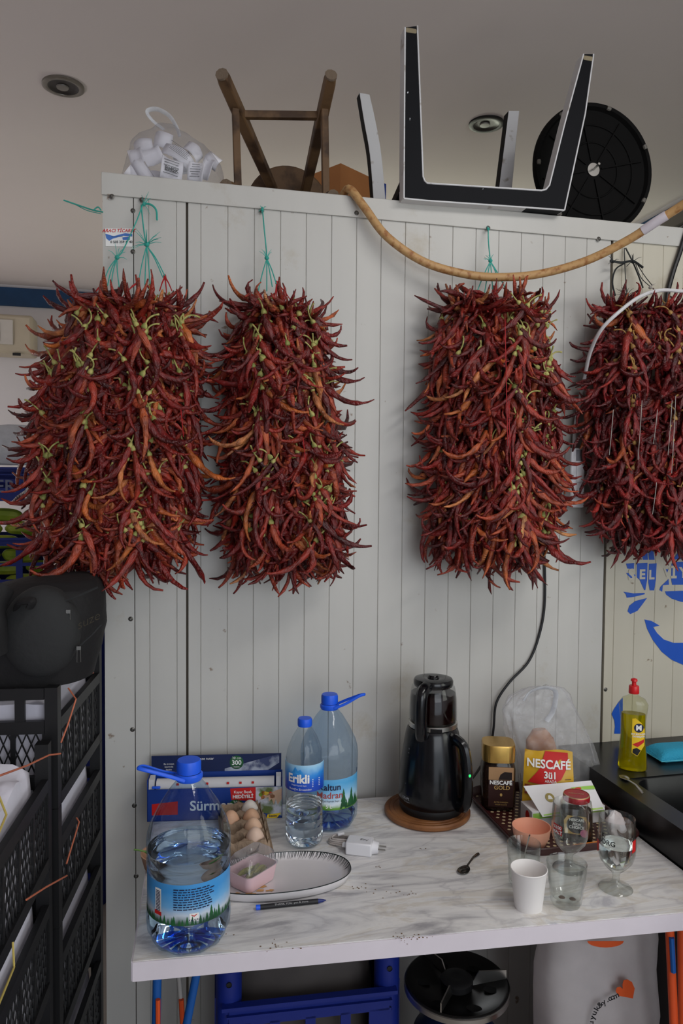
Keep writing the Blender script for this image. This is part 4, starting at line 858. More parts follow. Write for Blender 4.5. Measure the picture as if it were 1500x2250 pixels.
t = thing('pickle_box', 'small pink plastic box with clear domed lid holding green pickles on the plate', 'food container', (cx_.x-.004, cx_.y+.004, T+.0067), fa); bw, bd = .09, .066
def rrect(w, d, z, r=.012, n=5):
    out = []
    for cx2, cy2, a0 in ((w/2-r, d/2-r, 0), (-w/2+r, d/2-r, PI/2), (-w/2+r, -d/2+r, PI), (w/2-r, -d/2+r, 1.5*PI)):
        out += [(cx2+r*math.cos(a0+PI/2*k/n), cy2+r*math.sin(a0+PI/2*k/n), z) for k in range(n+1)]
    return out
def loft2(sec, cap0=True, cap1=True):
    mb = MB(); n = len(sec[0]); mb.v = [p for s_ in sec for p in s_]
    for i in range(len(sec)-1): mb.f += [(i*n+j, i*n+(j+1) % n, (i+1)*n+(j+1) % n, (i+1)*n+j) for j in range(n)]
    if cap0: mb.f.append(tuple(range(n))[::-1])
    if cap1: mb.f.append(tuple((len(sec)-1)*n+j for j in range(n)))
    mb.m = [0]*len(mb.f); return mb
mpk = mat('pale_pink_plastic', (224, 190, 196), .4, var=.05)
loft2([rrect(bw*.88, bd*.86, .0), rrect(bw, bd, .032), rrect(bw*.97, bd*.96, .032), rrect(bw*.86, bd*.83, .003)]).build('tray', mpk, t)
loft2([rrect(bw*1.04, bd*1.05, .0325), rrect(bw*1.04, bd*1.05, .0345), rrect(bw*.97, bd*.95, .036), rrect(bw*.9, bd*.86, .056), rrect(bw*.8, bd*.74, .062), rrect(bw*.35, bd*.3, .062), rrect(bw*.3, bd*.26, .058)], False, True).build('lid', film('clear_lid', (246, 246, 248), .7, .15, .06, .09, bump=.3, bs=30), t)
mpick = mat('olive_pickle', (136, 132, 52), .35, col2=(96, 98, 40), vs=50)
r_ = random.Random(12)
for k in range(14):
    a = r_.uniform(-.5, .5); c = V((r_.uniform(-.018, .02), r_.uniform(-.016, .016), .012+.0022*(k//2))); dv = V((math.cos(a), math.sin(a), r_.uniform(-.1, .15)))*.02
    tag(MB().tube(bez([c-dv, c+V((0, 0, .003)), c+dv], 3), [.0015, .004, .0048, .005, .0042, .0035, .001][:7], 7).build('pickled_pepper', mpick, loc=t.location, rz=fa), 'slim olive pickled pepper heaped in the pink lidded box', 'pickle', 'pickled peppers in the box')
p1, p2 = ont(562, 1994, T+.005), ont(716, 1978, T+.005); 
t = thing('pen', 'black pen with blue ends lying in front of the plate', 'pen', (p1+p2)/2-Z*.005, math.atan2(p2.y-p1.y, p2.x-p1.x)); lp_ = (p2-p1).length/2
mb = MB().tube([(-lp_+.008, 0, .005), (lp_-.016, 0, .005)], .0047, 12); mb.build('barrel', mat('matt_black_barrel', (24, 24, 28), .5), t)
MB().tube([(-lp_, 0, .005), (-lp_+.0082, 0, .005)], .0048, 12).build('end_plug', Mt['blue_cap'], t); MB().tube([(lp_-.0162, 0, .005), (lp_-.007, 0, .005), (lp_, 0, .005)], [.0045, .003, .0008], 12).build('tip', mat('dark_blue_tip', (24, 40, 110), .4), t)
mb = MB(); put(mb, text('THANK YOU  pen & more', .0058), lambda u, v: (u, -.0033+v*.7, .0085+v*.5)); mb.build('barrel_print', mat('grey_print', (170, 170, 172), .5), t, smooth=False)

# ------------------------------------------------------------------ charger, teaspoon
c = ont(790, 1872); t = thing('phone_charger', 'white plug-in charger with coiled white cable on the marble', 'charger', c, -.42)
MB().box((0, 0, .014), (.058, .04, .028)).build('adapter', Mt['white'], t, bevel=.003)
MB().tube([(.029, 0, .014), (.042, 0, .014)], [.015, .012], 14).build('plug_neck', Mt['white'], t)
for s in (-1, 1): MB().tube([(.042, s*.0075, .014), (.058, s*.0075, .014)], .002, 8).build('prong', Mt['steel'], t)
mb = MB(); put(mb, text('Aeg', .012), lambda u, v: (-u+.01, -v, .0284)); mb.build('adapter_print', mat('light_grey_print', (120, 120, 124), .5), t, smooth=False)
mb = MB(); r_ = random.Random(6)
for k in range(4):
    rr = .026-k*.002; mb.tube(bez([(-.048+rr*1.1*math.cos(a)+r_.uniform(-.003, .003), .028+rr*.6*math.sin(a), .004+.0035*k+.001*math.sin(3*a)) for a in [j*PI/5 for j in range(11)]], 3), .002, 6)
mb.tube(bez([(-.03, .0, .012), (-.04, .002, .008), (-.055, .012, .005), (-.066, .022, .004)], 5), .002, 6); mb.build('cable', mat('off_white_cable', (196, 188, 184), .5), t)
MB().box((-.033, 0, .013), (.012, .012, .007)).build('usb_plug', Mt['white'], t, bevel=.001)
MB().box((-.05, .034, .02), (.016, .008, .005), .6).build('cable_plug', Mt['white'], t, bevel=.001)
def spoon(name, a, b, z, lab, m, sc=1):
    d = b-a; d.z = 0; L_ = d.length; t = thing(name, lab, 'spoon', (a.x, a.y, z), math.atan2(d.y, d.x))
    vs = []; n = 20; rings = [(1, .0045), (.85, .0025), (.5, .0010), (.0001, .0008)]; mb = MB()
    w, l = .0125*sc, .019*sc
    for s_, zz in rings: vs += [(l*s_*math.cos(2*PI*k/n), w*s_*math.sin(2*PI*k/n)*(1-.15*math.cos(2*PI*k/n)), zz) for k in range(n)]
    mb.add(vs, [(i*n+j, i*n+(j+1) % n, (i+1)*n+(j+1) % n, (i+1)*n+j) for i in range(3) for j in range(n)]); o = mb.build('bowl', m, t, fix=False); s = o.modifiers.new('thick', 'SOLIDIFY'); s.thickness = .0008; s.offset = 1
    MB().tube([(l*.93, 0, .0045), (l+.012, 0, .0065), (L_*.6, 0, .009), (L_-.008, 0, .0045), (L_, 0, .0025)], [.0022, .002, .0022, .0034, .0028], 8, flat=.4).build('handle', m, t)
spoon('teaspoon', ont(1019, 1915), ont(1052, 1878), T, 'dark steel teaspoon lying alone on the bare marble', mat('tarnished_steel', (96, 92, 88), .25, .9))
# crumbs and stains on the counter
r_ = random.Random(21); mb = MB()
for px, py, n_, sp in [(830, 1905, 4, 6), (925, 1865, 3, 6), (800, 1950, 12, 30), (890, 1965, 10, 20), (895, 2062, 26, 26), (610, 2080, 14, 30), (480, 2060, 10, 25)]:
    for k in range(n_):
        c = ont(px+r_.gauss(0, sp), py+r_.gauss(0, sp*.2)); mb.lathe([(0, .0012), (r_.uniform(.0008, .002), .0006), (0, 0)], 5, c=(c.x, c.y, T))
o = mb.build('crumbs', mat('brown_crumbs', (120, 92, 62), .8)); o['kind'] = 'stuff'; tag(o, 'brown crumbs scattered over the marble counter', 'crumbs')
# ================================================================== tea maker on its board
cB = ont(938, 1786); Rb = .106
mbd = mat('turned_wood_board', (136, 88, 50), .5, col2=(104, 62, 34), vs=12, bump=.2, bs=30)
tag(MB().lathe([(0, .0), (Rb*.96, 0), (Rb, .004), (Rb, .011), (Rb*.97, .0145), (Rb*.9, .014), (Rb*.885, .0125), (Rb*.87, .014), (Rb*.8, .0145), (Rb*.785, .013), (Rb*.77, .0145), (0, .0145)], 72).build('round_board', mbd, loc=(cB.x, cB.y, T)), 'round grooved wooden board under the black tea maker', 'board')
zk = T+.0147
cam_rz = faceat(cB)
t = thing('kettle', 'tall black electric kettle with green lamp standing on the wooden board', 'kettle', (cB.x+.011, cB.y, zk), cam_rz)
kp = [(0, .0), (.077, 0), (.079, .006), (.08, .016), (.0795, .019), (.0815, .022), (.0822, .05), (.079, .1), (.072, .15), (.0655, .19), (.0625, .2), (.06, .2045), (0, .2045)]
MB().lathe(kp[4:], 56).disc(.0795, .0205, 56, up=False).build('body', Mt['black'], t)
MB().lathe(kp[:5]+[(0, .0188)], 56).build('base', Mt['dark'], t)
hs = bez([(.046, -.038, .188), (.062, -.052, .186), (.076, -.062, .17), (.083, -.067, .12), (.084, -.068, .07), (.078, -.064, .036), (.064, -.05, .03)], 5)
MB().tube(hs, [.0125]*len(hs), 10, flat=1.3).build('handle', Mt['black'], t)
mgl = bpy.data.materials.new('green_lamp'); mgl.use_nodes = True; bb_ = mgl.node_tree.nodes['Principled BSDF']; bb_.inputs['Base Color'].default_value = lin((40, 200, 90)); bb_.inputs['Emission Color'].default_value = lin((40, 220, 100)); bb_.inputs['Emission Strength'].default_value = 1.5
MB().lathe([(0, -.004), (.0025, -.003), (.0035, 0), (.0025, .003), (0, .004)], 12, c=(.088, -.0805, .115)).build('green_lamp', mgl, t)
mb = MB(); f_ = cyl(.0805, -.95, .0)
for k in range(9):
    z_ = .075+k*.0105; Rk = .0822-(.0822-.0685)*max(0, (z_-.05))/.12; f2 = cyl(Rk+.0012, -.9, z_)
    if k % 2: mb.poly([f2(-.002, 0), f2(.002, 0), f2(.002, .0012), f2(-.002, .0012)])
    else: put(mb, text(str(k//2+4), .006), f2)
put(mb, text('KRUPS', .0085, .02), cyl(.0834, -.85, .042)); put(mb, text('tea expert', .0045), cyl(.0834, -.8, .034)); mb.build('scale_print', mat('silver_print', (150, 150, 156), .4), t, smooth=False)
# teapot on top
t2 = thing('teapot', 'small glass teapot of dark tea sitting on the kettle', 'teapot', (cB.x+.012, cB.y, zk+.2048), cam_rz)
MB().lathe([(.0585, .0), (.0605, .002), (.0605, .012), (.0585, .0135), (.053, .0135), (.053, 0), (.0585, 0)], 48).build('steel_ring', Mt['steel'], t2)
gp = [(0, .014), (.055, .014), (.0585, .018), (.0588, .03), (.0575, .07), (.053, .098), (.047, .107)]
MB().lathe(gp, 48).build('glass_body', film('teapot_glass', (235, 236, 236), .4, 0, .04), t2)
MB().lathe([(0, .0155), (.0535, .0155), (.0567, .019), (.057, .03), (.0558, .068), (.0542, .083), (0, .083)], 48).build('tea', mat('black_tea', (26, 8, 8), .08, var=.3), t2)
MB().lathe([(.0465, .1), (.0488, .106), (.0488, .113), (.046, .118), (.03, .121), (.0145, .119), (.013, .124), (.011, .126), (0, .1262)], 48).build('lid', Mt['black'], t2)
hs = bez([(-.016, -.046, .108), (-.023, -.066, .105), (-.028, -.078, .09), (-.029, -.08, .05), (-.028, -.077, .008), (-.026, -.07, -.008)], 5)
MB().tube(hs, [.0135]*len(hs), 10, flat=1.1).build('handle', Mt['black'], t2)
MB().box((.008, -.0595, .006), (.028, .004, .009)).build('ring_clip', Mt['black'], t2, bevel=.001)

# ================================================================== serving tray and what stands on it
mtr = mat('maroon_tray', (62, 22, 22), .4, var=.2)
x0, x1, y0, y1 = .744, 1.054, 1.45, 1.8; trc = V(((x0+x1)/2, (y0+y1)/2, T)); tw_, td_ = x1-x0, y1-y0
t = thing('serving_tray', 'dark maroon serving tray with cream dots beside the tea maker', 'tray', trc)
loft2([rrect(tw_*.93, td_*.94, .0, .05, 8), rrect(tw_, td_, .02, .055, 8), rrect(tw_*.99, td_*.99, .022, .055, 8), rrect(tw_*.965, td_*.97, .02, .052, 8), rrect(tw_*.92, td_*.93, .003, .048, 8)]).build('tray_body', mtr, t)
mb = MB(); 
for i in range(17):
    for j in range(20):
        x = (i-8)*.0165+(.008 if j % 2 else 0); y = (j-9.5)*.0158
        if abs(x) > tw_*.42 or abs(y) > td_*.43: continue
        mb.add([(x+.0042*math.cos(k*PI/5), y+.0042*math.sin(k*PI/5), .0037) for k in range(10)], [tuple(range(10))])
o = mb.build('cream_dots', mat('cream_dot_paint', (196, 176, 140), .5), t, smooth=False, fix=False)
ZT = T+.0034
def ontr(px, py): return onz(px, py, ZT)
# coffee jar with gold lid
c = ontr(1092, 1768); t = thing('coffee_jar', 'tall coffee jar with gold lid and brown label on the tray', 'jar', (c.x, c.y, ZT), faceat(c)+.12)
mgold = mat('gold_lid_foil', (206, 166, 90), .25, .85, var=.15); mcof = mat('coffee_granules', (54, 32, 22), .7, bump=.8, bs=220)
jw = .084
loft2([rrect(jw*.94, jw*.9, 0, .02), rrect(jw, jw*.95, .006, .024), rrect(jw, jw*.95, .1, .024), rrect(jw*.9, jw*.86, .118, .024), rrect(jw*.86, jw*.82, .122, .024)]).build('glass', film('jar_glass', (222, 214, 206), .35, 0, .05), t)
loft2([rrect(jw*.9, jw*.86, .003, .02), rrect(jw*.965, jw*.915, .008, .022), rrect(jw*.965, jw*.915, .098, .022), rrect(jw*.87, jw*.83, .112, .022)]).build('coffee', mcof, t)
loft2([rrect(jw*.97, jw*.92, .121, .024), rrect(jw*.97, jw*.92, .158, .024), rrect(jw*.94, jw*.9, .163, .024)]).build('lid', mgold, t)
fy_ = -jw*.475-.0006; fpj = plane((0, fy_, 0), (1, 0, 0), (0, 0, 1))
lbj = MB().poly([fpj(-.027, .012), fpj(.034, .012), fpj(.034, .112), fpj(-.027, .112)]).build('label', mat('dark_brown_label', (52, 28, 26), .35), t, smooth=False)
fpk = plane((0, fy_-.0005, 0), (1, 0, 0), (0, 0, 1)); fpl = plane((0, fy_-.001, 0), (1, 0, 0), (0, 0, 1))
MB().poly([fpk(-.027, .08), fpk(.034, .08), fpk(.034, .112), fpk(-.027, .112)]).build('gold_band', mat('copper_gold_print', (190, 150, 110), .35, .5), lbj, smooth=False)
MB().poly([fpl(-.003, .081), fpl(.03, .081), fpl(.03, .1), fpl(.012, .101), fpl(.002, .094)]).build('label_emblem', mat('espresso_print', (30, 18, 18), .4), lbj, smooth=False)
mb = MB(); put(mb, text('NESCAFÉ', .0135, .03), lambda u, v: fpl(u+.003, v+.073)); mb.build('label_name', Mt['print_white'], lbj, smooth=False)
mb = MB(); put(mb, text('GOLD', .014, .02), lambda u, v: fpl(u+.006, v+.0605)); put(mb, text('ALTIN KARIŞIM', .005), lambda u, v: fpl(u+.004, v+.024)); put(mb, text('HAZIR KAHVE', .0045), lambda u, v: fpl(u+.004, v+.018)); mb.add([fpl(.004+.003*math.cos(k*PI/6), .043+.004*math.sin(k*PI/6)) for k in range(12)], [tuple(range(12))]); mb.build('label_gold_print', mat('gold_print', (196, 160, 96), .4), lbj, smooth=False)
# three-in-one sachet bag
c = ontr(1195, 1722); t = thing('coffee_sachet_bag', 'yellow and red three-in-one coffee bag leaning behind the white tea box', 'coffee bag', (ony(1203, 1700, 1.65).x, 1.645, ZT), faceat(c)+.05)
def sw(u, v): return (u, .02*math.cos(u*26)*-1*(1-abs(v-.08)/.1)*.6+v*.22-.005, v)
BW, BH = .064, .148
mb = MB(); n, m_ = 14, 16; vs = []
for sgn in (-1, 1):
    for i in range(n+1):
        for j in range(m_+1):
            u = (i/n-.5)*2*BW*(1-.1*j/m_); v = BH*j/m_; bul = .017*math.sin(PI*i/n)*math.sin(PI*min(1, j/m_*1.02+.04))*sgn; vs.append((u, .03*v/BH+bul+.002*NZ.noise(V((u*60, v*60, 1))), v+.004*math.sin(u*50)*(j/m_)))
for s_ in (0, 1):
    b0 = s_*(n+1)*(m_+1); mb.f += [(b0+i*(m_+1)+j, b0+(i+1)*(m_+1)+j, b0+(i+1)*(m_+1)+j+1, b0+i*(m_+1)+j+1) for i in range(n) for j in range(m_)]
mb.v = vs; mb.m = [0]*len(mb.f); mb.build('pouch', mat('yellow_foil', (214, 168, 36), .35, var=.2), t, ang=80)
def bfr(u, v, e=.0012):
    i = (u/(2*BW*(1-.1*v/BH))+.5); bul = -.017*math.sin(PI*min(1, max(0, i)))*math.sin(PI*min(1, v/BH*1.02+.04)); return (u, .03*v/BH+bul-e, v)
def gridpoly(poly, e, m, name, par, nn=10):
    bm = bmesh.new(); f0 = bm.faces.new([bm.verts.new((x, y, 0)) for x, y in poly]); bmesh.ops.triangulate(bm, faces=[f0]); bmesh.ops.subdivide_edges(bm, edges=bm.edges, cuts=4, use_grid_fill=True)
    bm.verts.ensure_lookup_table(); bm.verts.index_update(); mb = MB().add([bfr(v.co.x, v.co.y, e) for v in bm.verts], [[v.index for v in f.verts] for f in bm.faces]); bm.free(); return mb.build(name, m, par, fix=False)
gridpoly([(-.05, .072), (-.02, .108), (-.008, .146), (.046, .146), (.048, .118), (.03, .085), (.0, .072)], .0022, Mt['print_red'], 'red_swoosh', t)
gridpoly([(-.057, .044), (-.024, .044), (-.024, .066), (-.057, .066)], .0022, mat('brown_red_print', (150, 60, 36), .4), 'flavour_panel', t)
cup_ = gridpoly([(-.0+.03*math.cos(k*PI/10), .05+.022*math.sin(k*PI/10)) for k in range(20)], .0024, Mt['print_white'], 'cup_picture', t)
gridpoly([(.026*math.cos(k*PI/10), .052+.0175*math.sin(k*PI/10)) for k in range(20)], .0032, mat('foam_print', (196, 150, 104), .5, col2=(230, 206, 172), vs=60), 'coffee_picture', cup_)
mb = MB(); put(mb, text('NESCAFÉ', .026, .025), lambda u, v: bfr(u-.0, v+.117, .004)); put(mb, text('3ü1', .021, .03), lambda u, v: bfr(u+.004, v+.094, .004)); put(mb, text('ARADA', .0085, .01), lambda u, v: bfr(u+.005, v+.081, .004)); mb.build('bag_lettering', Mt['print_white'], t, smooth=False, fix=False)
mb = MB(); put(mb, text('SÜTLÜ', .0075), lambda u, v: bfr(u-.041, v+.06, .004)); put(mb, text('KÖPÜKLÜ', .007), lambda u, v: bfr(u-.041, v+.051, .004)); mb.build('flavour_lettering', Mt['print_white'], t, smooth=False, fix=False)
mb = MB(); put(mb, text('51', .011), lambda u, v: bfr(u+.047, v+.068, .0035))
for k in range(4): mb.poly([bfr(.04, .052+k*.011, .003), bfr(.054, .052+k*.011, .003), bfr(.054, .0535+k*.011, .003), bfr(.04, .0535+k*.011, .003)])
mb.build('nutrition_print', mat('brown_print', (96, 66, 30), .5), t, smooth=False, fix=False)
# white plastic bag with bread
c = ontr(1205, 1700); yb_ = min(c.y, 1.755); rows = []
lc = V((c.x, 1.735, ZT))
rws = rowspx(1.735, [(1738, 1142, 1305, 1), (1700, 1140, 1310, 1.1), (1650, 1132, 1296, 1.1), (1600, 1110, 1280, 1.0), (1560, 1102, 1260, .8), (1530, 1122, 1243, .6), (1514, 1155, 1228, .35), (1509, 1185, 1210, .12)], .03, lc); rws[0] = (.001,)+rws[0][1:]
t = thing('white_carrier_bag', 'translucent white carrier bag slumped at the back of the tray', 'bag', lc)
mbag = film('white_bag_film', (246, 246, 248), .4, .2, .22, wcol=(252, 252, 253), bump=1, bs=34)
blob(rws, .004, 16, 72, 2.2, 8, steps=6, fold=.014).build('bag_film', mbag, t, ang=80)
MB().tube(bez([ony(x, y, 1.705)-lc for x, y in [(1150, 1540), (1165, 1520), (1195, 1511), (1220, 1520), (1215, 1560), (1200, 1585)]], 6), .0065, 8, flat=.35).build('handle_loop', film('bag_handle', (240, 240, 244), .2, .6, .3), t)
bl = ony(1190, 1625, 1.735)
tag(blob([(0, 0, .024, .014, 0), (.03, 0, .04, .018, 0), (.1, .004, .044, .019, 0), (.15, -.004, .038, .016, 0), (.175, -.008, .018, .01, 0)], .004, 20, 24, 2.2, 5).build('bread_loaf', mat('brown_crust', (150, 98, 68), .7, col2=(176, 128, 96), vs=20), loc=(bl.x, 1.738, ZT+.004)), 'brown bread showing through the white carrier bag', 'bread')
# white tea box
c = ontr(1235, 1800); t = thing('tea_box', 'white and green cardboard box with its lid flap open on the tray', 'box', (ontr(1250, 1790).x-.03, ontr(1250, 1790).y-.02, ZT), -.02)
mwb = mat('white_box_card', (228, 226, 228), .6, var=.03); mgn = mat('green_stripe_print', (150, 200, 80), .5, col2=(190, 220, 130), vs=20)
bw_, bd_, bh_ = .19, .062, .04
MB().box((0, 0, bh_/2), (bw_, bd_, bh_)).build('carton', mwb, t, smooth=False, bevel=.0008)
fx = plane((0, -bd_/2-.0005, 0), (1, 0, 0), (0, 0, 1))
MB().poly([fx(-bw_/2+.002, .022), fx(-bw_/2+.002, .036), fx(bw_/2-.002, .036), fx(bw_/2-.002, .026), fx(.02, .024)]).build('green_stripe', mgn, t, smooth=False)
MB().add([(-bw_/2-.0005, -.008+.011*math.cos(k*PI/8), .02+.014*math.sin(k*PI/8)) for k in range(16)], [tuple(range(16))]).build('red_logo', Mt['print_red'], t, smooth=False)
fa_ = [(-.074, -bd_/2-.012, .032), (.088, -bd_/2-.012, .036), (.086, bd_/2-.012, .082), (-.094, bd_/2-.012, .082)]
fo = V(fa_[0]); fu = (V(fa_[1])-fo).normalized(); fv = (V(fa_[3])-fo); fv = (fv-fu*fv.dot(fu)).normalized(); fn = fu.cross(fv)
MB().prism(fa_, fn*-.0014).build('lid_flap', mwb, t, smooth=False)
fg = lambda u, v, e=.0006: fo+fu*u+fv*v+fn*e
MB().poly([fg(.004, .002), fg(.158, .002), fg(.158, .006), fg(.06, .008), fg(.004, .005)]).build('flap_green_stripe', mgn, t, smooth=False)
MB().poly([fg(.1, .057), fg(.16, .053), fg(.16, .062), fg(.1, .063)]).build('flap_green_stripe', mgn, t, smooth=False)
sl = MB().add([fg(.036+.0115*math.cos(k*PI/10), .044+.0115*math.sin(k*PI/10), .0008) for k in range(20)], [tuple(range(20))]).build('gold_seal', mat('olive_gold_print', (158, 140, 66), .4), t, smooth=False)
MB().poly([fg(.03, .04, .0012), fg(.042, .039, .0012), fg(.041, .045, .0012), fg(.037, .05, .0012), fg(.033, .049, .0012)]).build('seal_mark', Mt['print_white'], sl, smooth=False)
MB().add([fg(.116+.009*math.cos(k*PI/8), .0585+.003*math.sin(k*PI/8), .001) for k in range(16)], [tuple(range(16))]).build('red_logo', Mt['print_red'], t, smooth=False)
# small jar with red lid
c = ontr(1264, 1836); t = thing('coffee_jar', 'small square coffee jar with red lid in front of the tea box', 'jar', (c.x, c.y, ZT), faceat(c)+.05); jw = .074
loft2([rrect(jw*.9, jw*.9, 0, .012), rrect(jw, jw, .006, .014), rrect(jw*.97, jw*.97, .068, .014), rrect(jw*.93, jw*.93, .078, .02), rrect(jw*.72, jw*.72, .085, .025), rrect(jw*.7, jw*.7, .088, .026)]).build('glass', film('jar_glass_clear', (228, 226, 222), .4, 0, .05), t)
loft2([rrect(jw*.86, jw*.86, .003, .012), rrect(jw*.95, jw*.95, .008, .013), rrect(jw*.93, jw*.93, .058, .013)]).build('coffee', mcof, t)
ld = MB().lathe([(jw*.4, .085), (jw*.41, .086), (jw*.41, .0955), (jw*.39, .0985), (0, .0985)], 44).build('lid', mat('red_metal_lid', (176, 26, 40), .3, .3), t)
mb = MB().lathe([(jw*.4, .0975), (jw*.39, .0992), (jw*.375, .0992)], 44); put(mb, text('NESCAFÉ', .0085), lambda u, v: (u, v, .0991)); mb.build('lid_gold_ring', mat('gold_print_lid', (196, 170, 120), .35, .5), ld)
fz = -jw*.49-.0006; g1 = plane((0, fz, 0), (1, 0, 0), (0, 0, 1)); g2 = plane((0, fz-.0005, 0), (1, 0, 0), (0, 0, 1)); g3 = plane((0, fz-.001, 0), (1, 0, 0), (0, 0, 1))
lb = MB().poly([g1(-.026, .02), g1(.026, .02), g1(.028, .05), g1(.02, .062), g1(-.02, .062), g1(-.028, .05)]).build('label', mat('gold_label', (206, 170, 96), .4), t, smooth=False)
MB().add([g2(.022*math.cos(k*PI/12), .042+.02*math.sin(k*PI/12)) for k in range(24)], [tuple(range(24))]).build('label_disc', Mt['print_black'], lb, smooth=False)
mb = MB(); put(mb, text('NESCAFÉ', .008, .03), lambda u, v: g3(u, v+.053)); put(mb, text('Altın', .0095, .02), lambda u, v: g3(u, v+.044)); put(mb, text('CHOICE', .009, .03), lambda u, v: g3(u, v+.036)); mb.build('label_lettering', Mt['print_white'], lb, smooth=False)
MB().add([g3(.017+.009*math.cos(k*PI/8), .024+.009*math.sin(k*PI/8)) for k in range(16)], [tuple(range(16))]).build('pink_seal', mat('pink_print', (206, 110, 150), .5), lb, smooth=False)
# peach bowl, orange peeler, tissue, small dish
c = ontr(1172, 1862); Rw = .043
tag(MB().lathe([(0, 0), (Rw*.62, 0), (Rw*.72, .004), (Rw*.92, .022), (Rw, .044), (Rw*.965, .044), (Rw*.88, .022), (Rw*.66, .006), (0, .005)], 48).build('peach_bowl', mat('peach_plastic', (236, 168, 140), .45, var=.05), loc=(c.x, c.y+.012, ZT)), 'peach-coloured plastic bowl at the front of the tray', 'bowl')
a, b = ontr(1230, 1872), ontr(1325, 1858); t = thing('knife', 'orange-handled knife lying along the front of the tray', 'knife', (a+b)/2, math.atan2(b.y-a.y, b.x-a.x)); t.location.z = ZT+.0004
L_ = (b-a).length/2
MB().box((.015, 0, .005), (L_*1.3, .015, .009)).build('handle', mat('orange_plastic', (236, 140, 50), .4), t, bevel=.003)
MB().prism([(-L_*.68, -.005, .004), (-L_*1.0, -.004, .004), (-L_*1.1, .004, .004), (-L_*.68, .006, .004)], (0, 0, .0015)).build('blade', Mt['steel'], t, smooth=False)
c = ontr(1362, 1838); tag(blob([(0, 0, .02, .018, 0), (.016, 0, .026, .022, 0), (.034, -.003, .022, .018, 0), (.05, -.008, .012, .01, 0), (.058, -.01, .004, .004, 0)], .01, 45, 24, 2, 4).build('crumpled_tissue', mat('tissue_paper', (214, 200, 200), .9), loc=(c.x, c.y+.01, ZT)), 'crumpled white tissue at the right end of the tray', 'tissue')
c = ontr(1395, 1838); mb = MB().lathe([(0, 0), (.018, .001), (.024, .006), (.022, .0065), (.016, .003), (0, .002)], 32); rt = M.Rotation(.9, 3, 'X'); mb.v = [tuple(rt @ V(p)+V((0, 0, .019))) for p in mb.v]
tag(mb.build('jar_lid', mat('clear_brown_lid', (90, 66, 56), .25), loc=(1.022, c.y+.006, ZT)), 'small round brown lid leaning by the tissue on the tray', 'lid')

# ================================================================== glasses in front of the tray
G = Mt['glass']
c = ont(1160, 1992); tag(MB().lathe([(0, .003), (.0255, .003), (.0255, 0), (.027, 0), (.0345, .088), (.0355, .0905), (.0362, .0925), (.035, .094), (.0338, .0925), (.0262, .006), (0, .005)], 48).build('paper_cup', mat('white_paper_cup', (232, 228, 226), .65, var=.03), loc=(c.x, c.y, T)), 'plain white paper cup at the front of the counter', 'cup')
bpy.data.objects['paper_cup'].scale = (.98, .98, .82)
c = ont(1243, 1984); R = .0385
t = thing('glass_tumbler', 'short faceted glass tumbler with brown dregs beside the paper cup', 'glass', c, faceat(c))
fac = lambda a, i: 1-(.035*(.5-.5*math.cos(a*10)) if i in (1, 2, 3) else 0)
MB().lathe([(0, .0), (R*.72, .0), (R*.78, .005), (R*.86, .036), (R*.9, .041), (R, .08), (R*.995, .082), (R*.965, .08), (R*.85, .04), (R*.74, .016), (R*.6, .012), (0, .0115)], 60, wob=fac).build('glass_body', G, t, ang=25)
mb = MB()
for x in (-.008, .012): mb.lathe([(0, .0145), (.005, .0135), (.0065, .0122), (0, .012)], 12, c=(x, -.004, 0))
mb.build('coffee_dregs', mat('coffee_dregs', (70, 42, 22), .4), t)
c = ont(1149, 1940); R = .034
t = thing('tea_glass', 'plain glass holding a spoon behind the paper cup', 'glass', c, faceat(c))
MB().lathe([(0, 0), (R*.8, 0), (R*.86, .004), (R, .083), (R*.985, .0845), (R*.955, .083), (R*.83, .009), (R*.7, .006), (0, .006)], 52).build('glass_body', G, t)
sp = thing('teaspoon', 'steel spoon standing in the glass behind the paper cup', 'spoon', (c.x, c.y, T+.0075)); MB().tube([(.006, .016, .001), (.004, .012, .02), (.004, .0, .06), (.006, -.012, .097)], [.005, .002, .0022, .0034], 8, flat=.45).build('handle', Mt['steel'], sp)
def beer(px, py, label, s, fill, rot, H=.147):
    c = ont(px, py); t = thing('beer_glass', label, 'glass', c, faceat(c)+rot, 'stemmed beer glasses'); k = H/.147
    out = [(0, 0), (.031*s, 0), (.0325*s, .0015), (.03*s, .004), (.014*s, .009), (.0075*s, .016), (.0065*s, .026), (.0085*s, .034), (.02*s, .045), (.031*s, .06), (.0355*s, .076), (.0362*s, .092), (.034*s, .146)]
    inn = [(.0337*s, .1475), (.0325*s, .146), (.0345*s, .092), (.0338*s, .076), (.0292*s, .061), (.018*s, .047), (.006*s, .0395), (0, .038)]
    MB().lathe([(r, z*k) for r, z in out+inn], 56).build('glass_body', G, t, ang=60)
    if fill:
        wp = [(0, .0385), (.0055*s, .04), (.0175*s, .0475), (.0287*s, .0615), (.0333*s, .0765), (.034*s, .092)]; MB().lathe([(r*.995, z*k+.0002) for r, z in wp]+[(.0338*s, fill), (0, fill)], 56).build('water', Mt['water'], t)
    return t, s, k
t, s, k = beer(1352, 1952, 'stemmed beer glass half full of water, standing furthest right', 1.03, .093, 0)
mb = MB(); put(mb, text('TUBORG', .014, .02), cyl(.0362*s+.0006, -.8, .106)); put(mb, text('K', .012, .02), cyl(.0358*s+.0004, -.75, .119)); mb.build('brand_print', mat('green_black_print', (16, 22, 18), .5), t, smooth=False, fix=False)
f_ = cyl(.0361*s+.0005, 1.05, .1); f3 = cyl(.0361*s+.0005, -1.25, .09); MB().poly([f_(-.006, -.012), f_(.006, -.01), f_(.006, .014), f_(-.006, .012)]).build('red_badge', Mt['print_red'], t, smooth=False, fix=False)
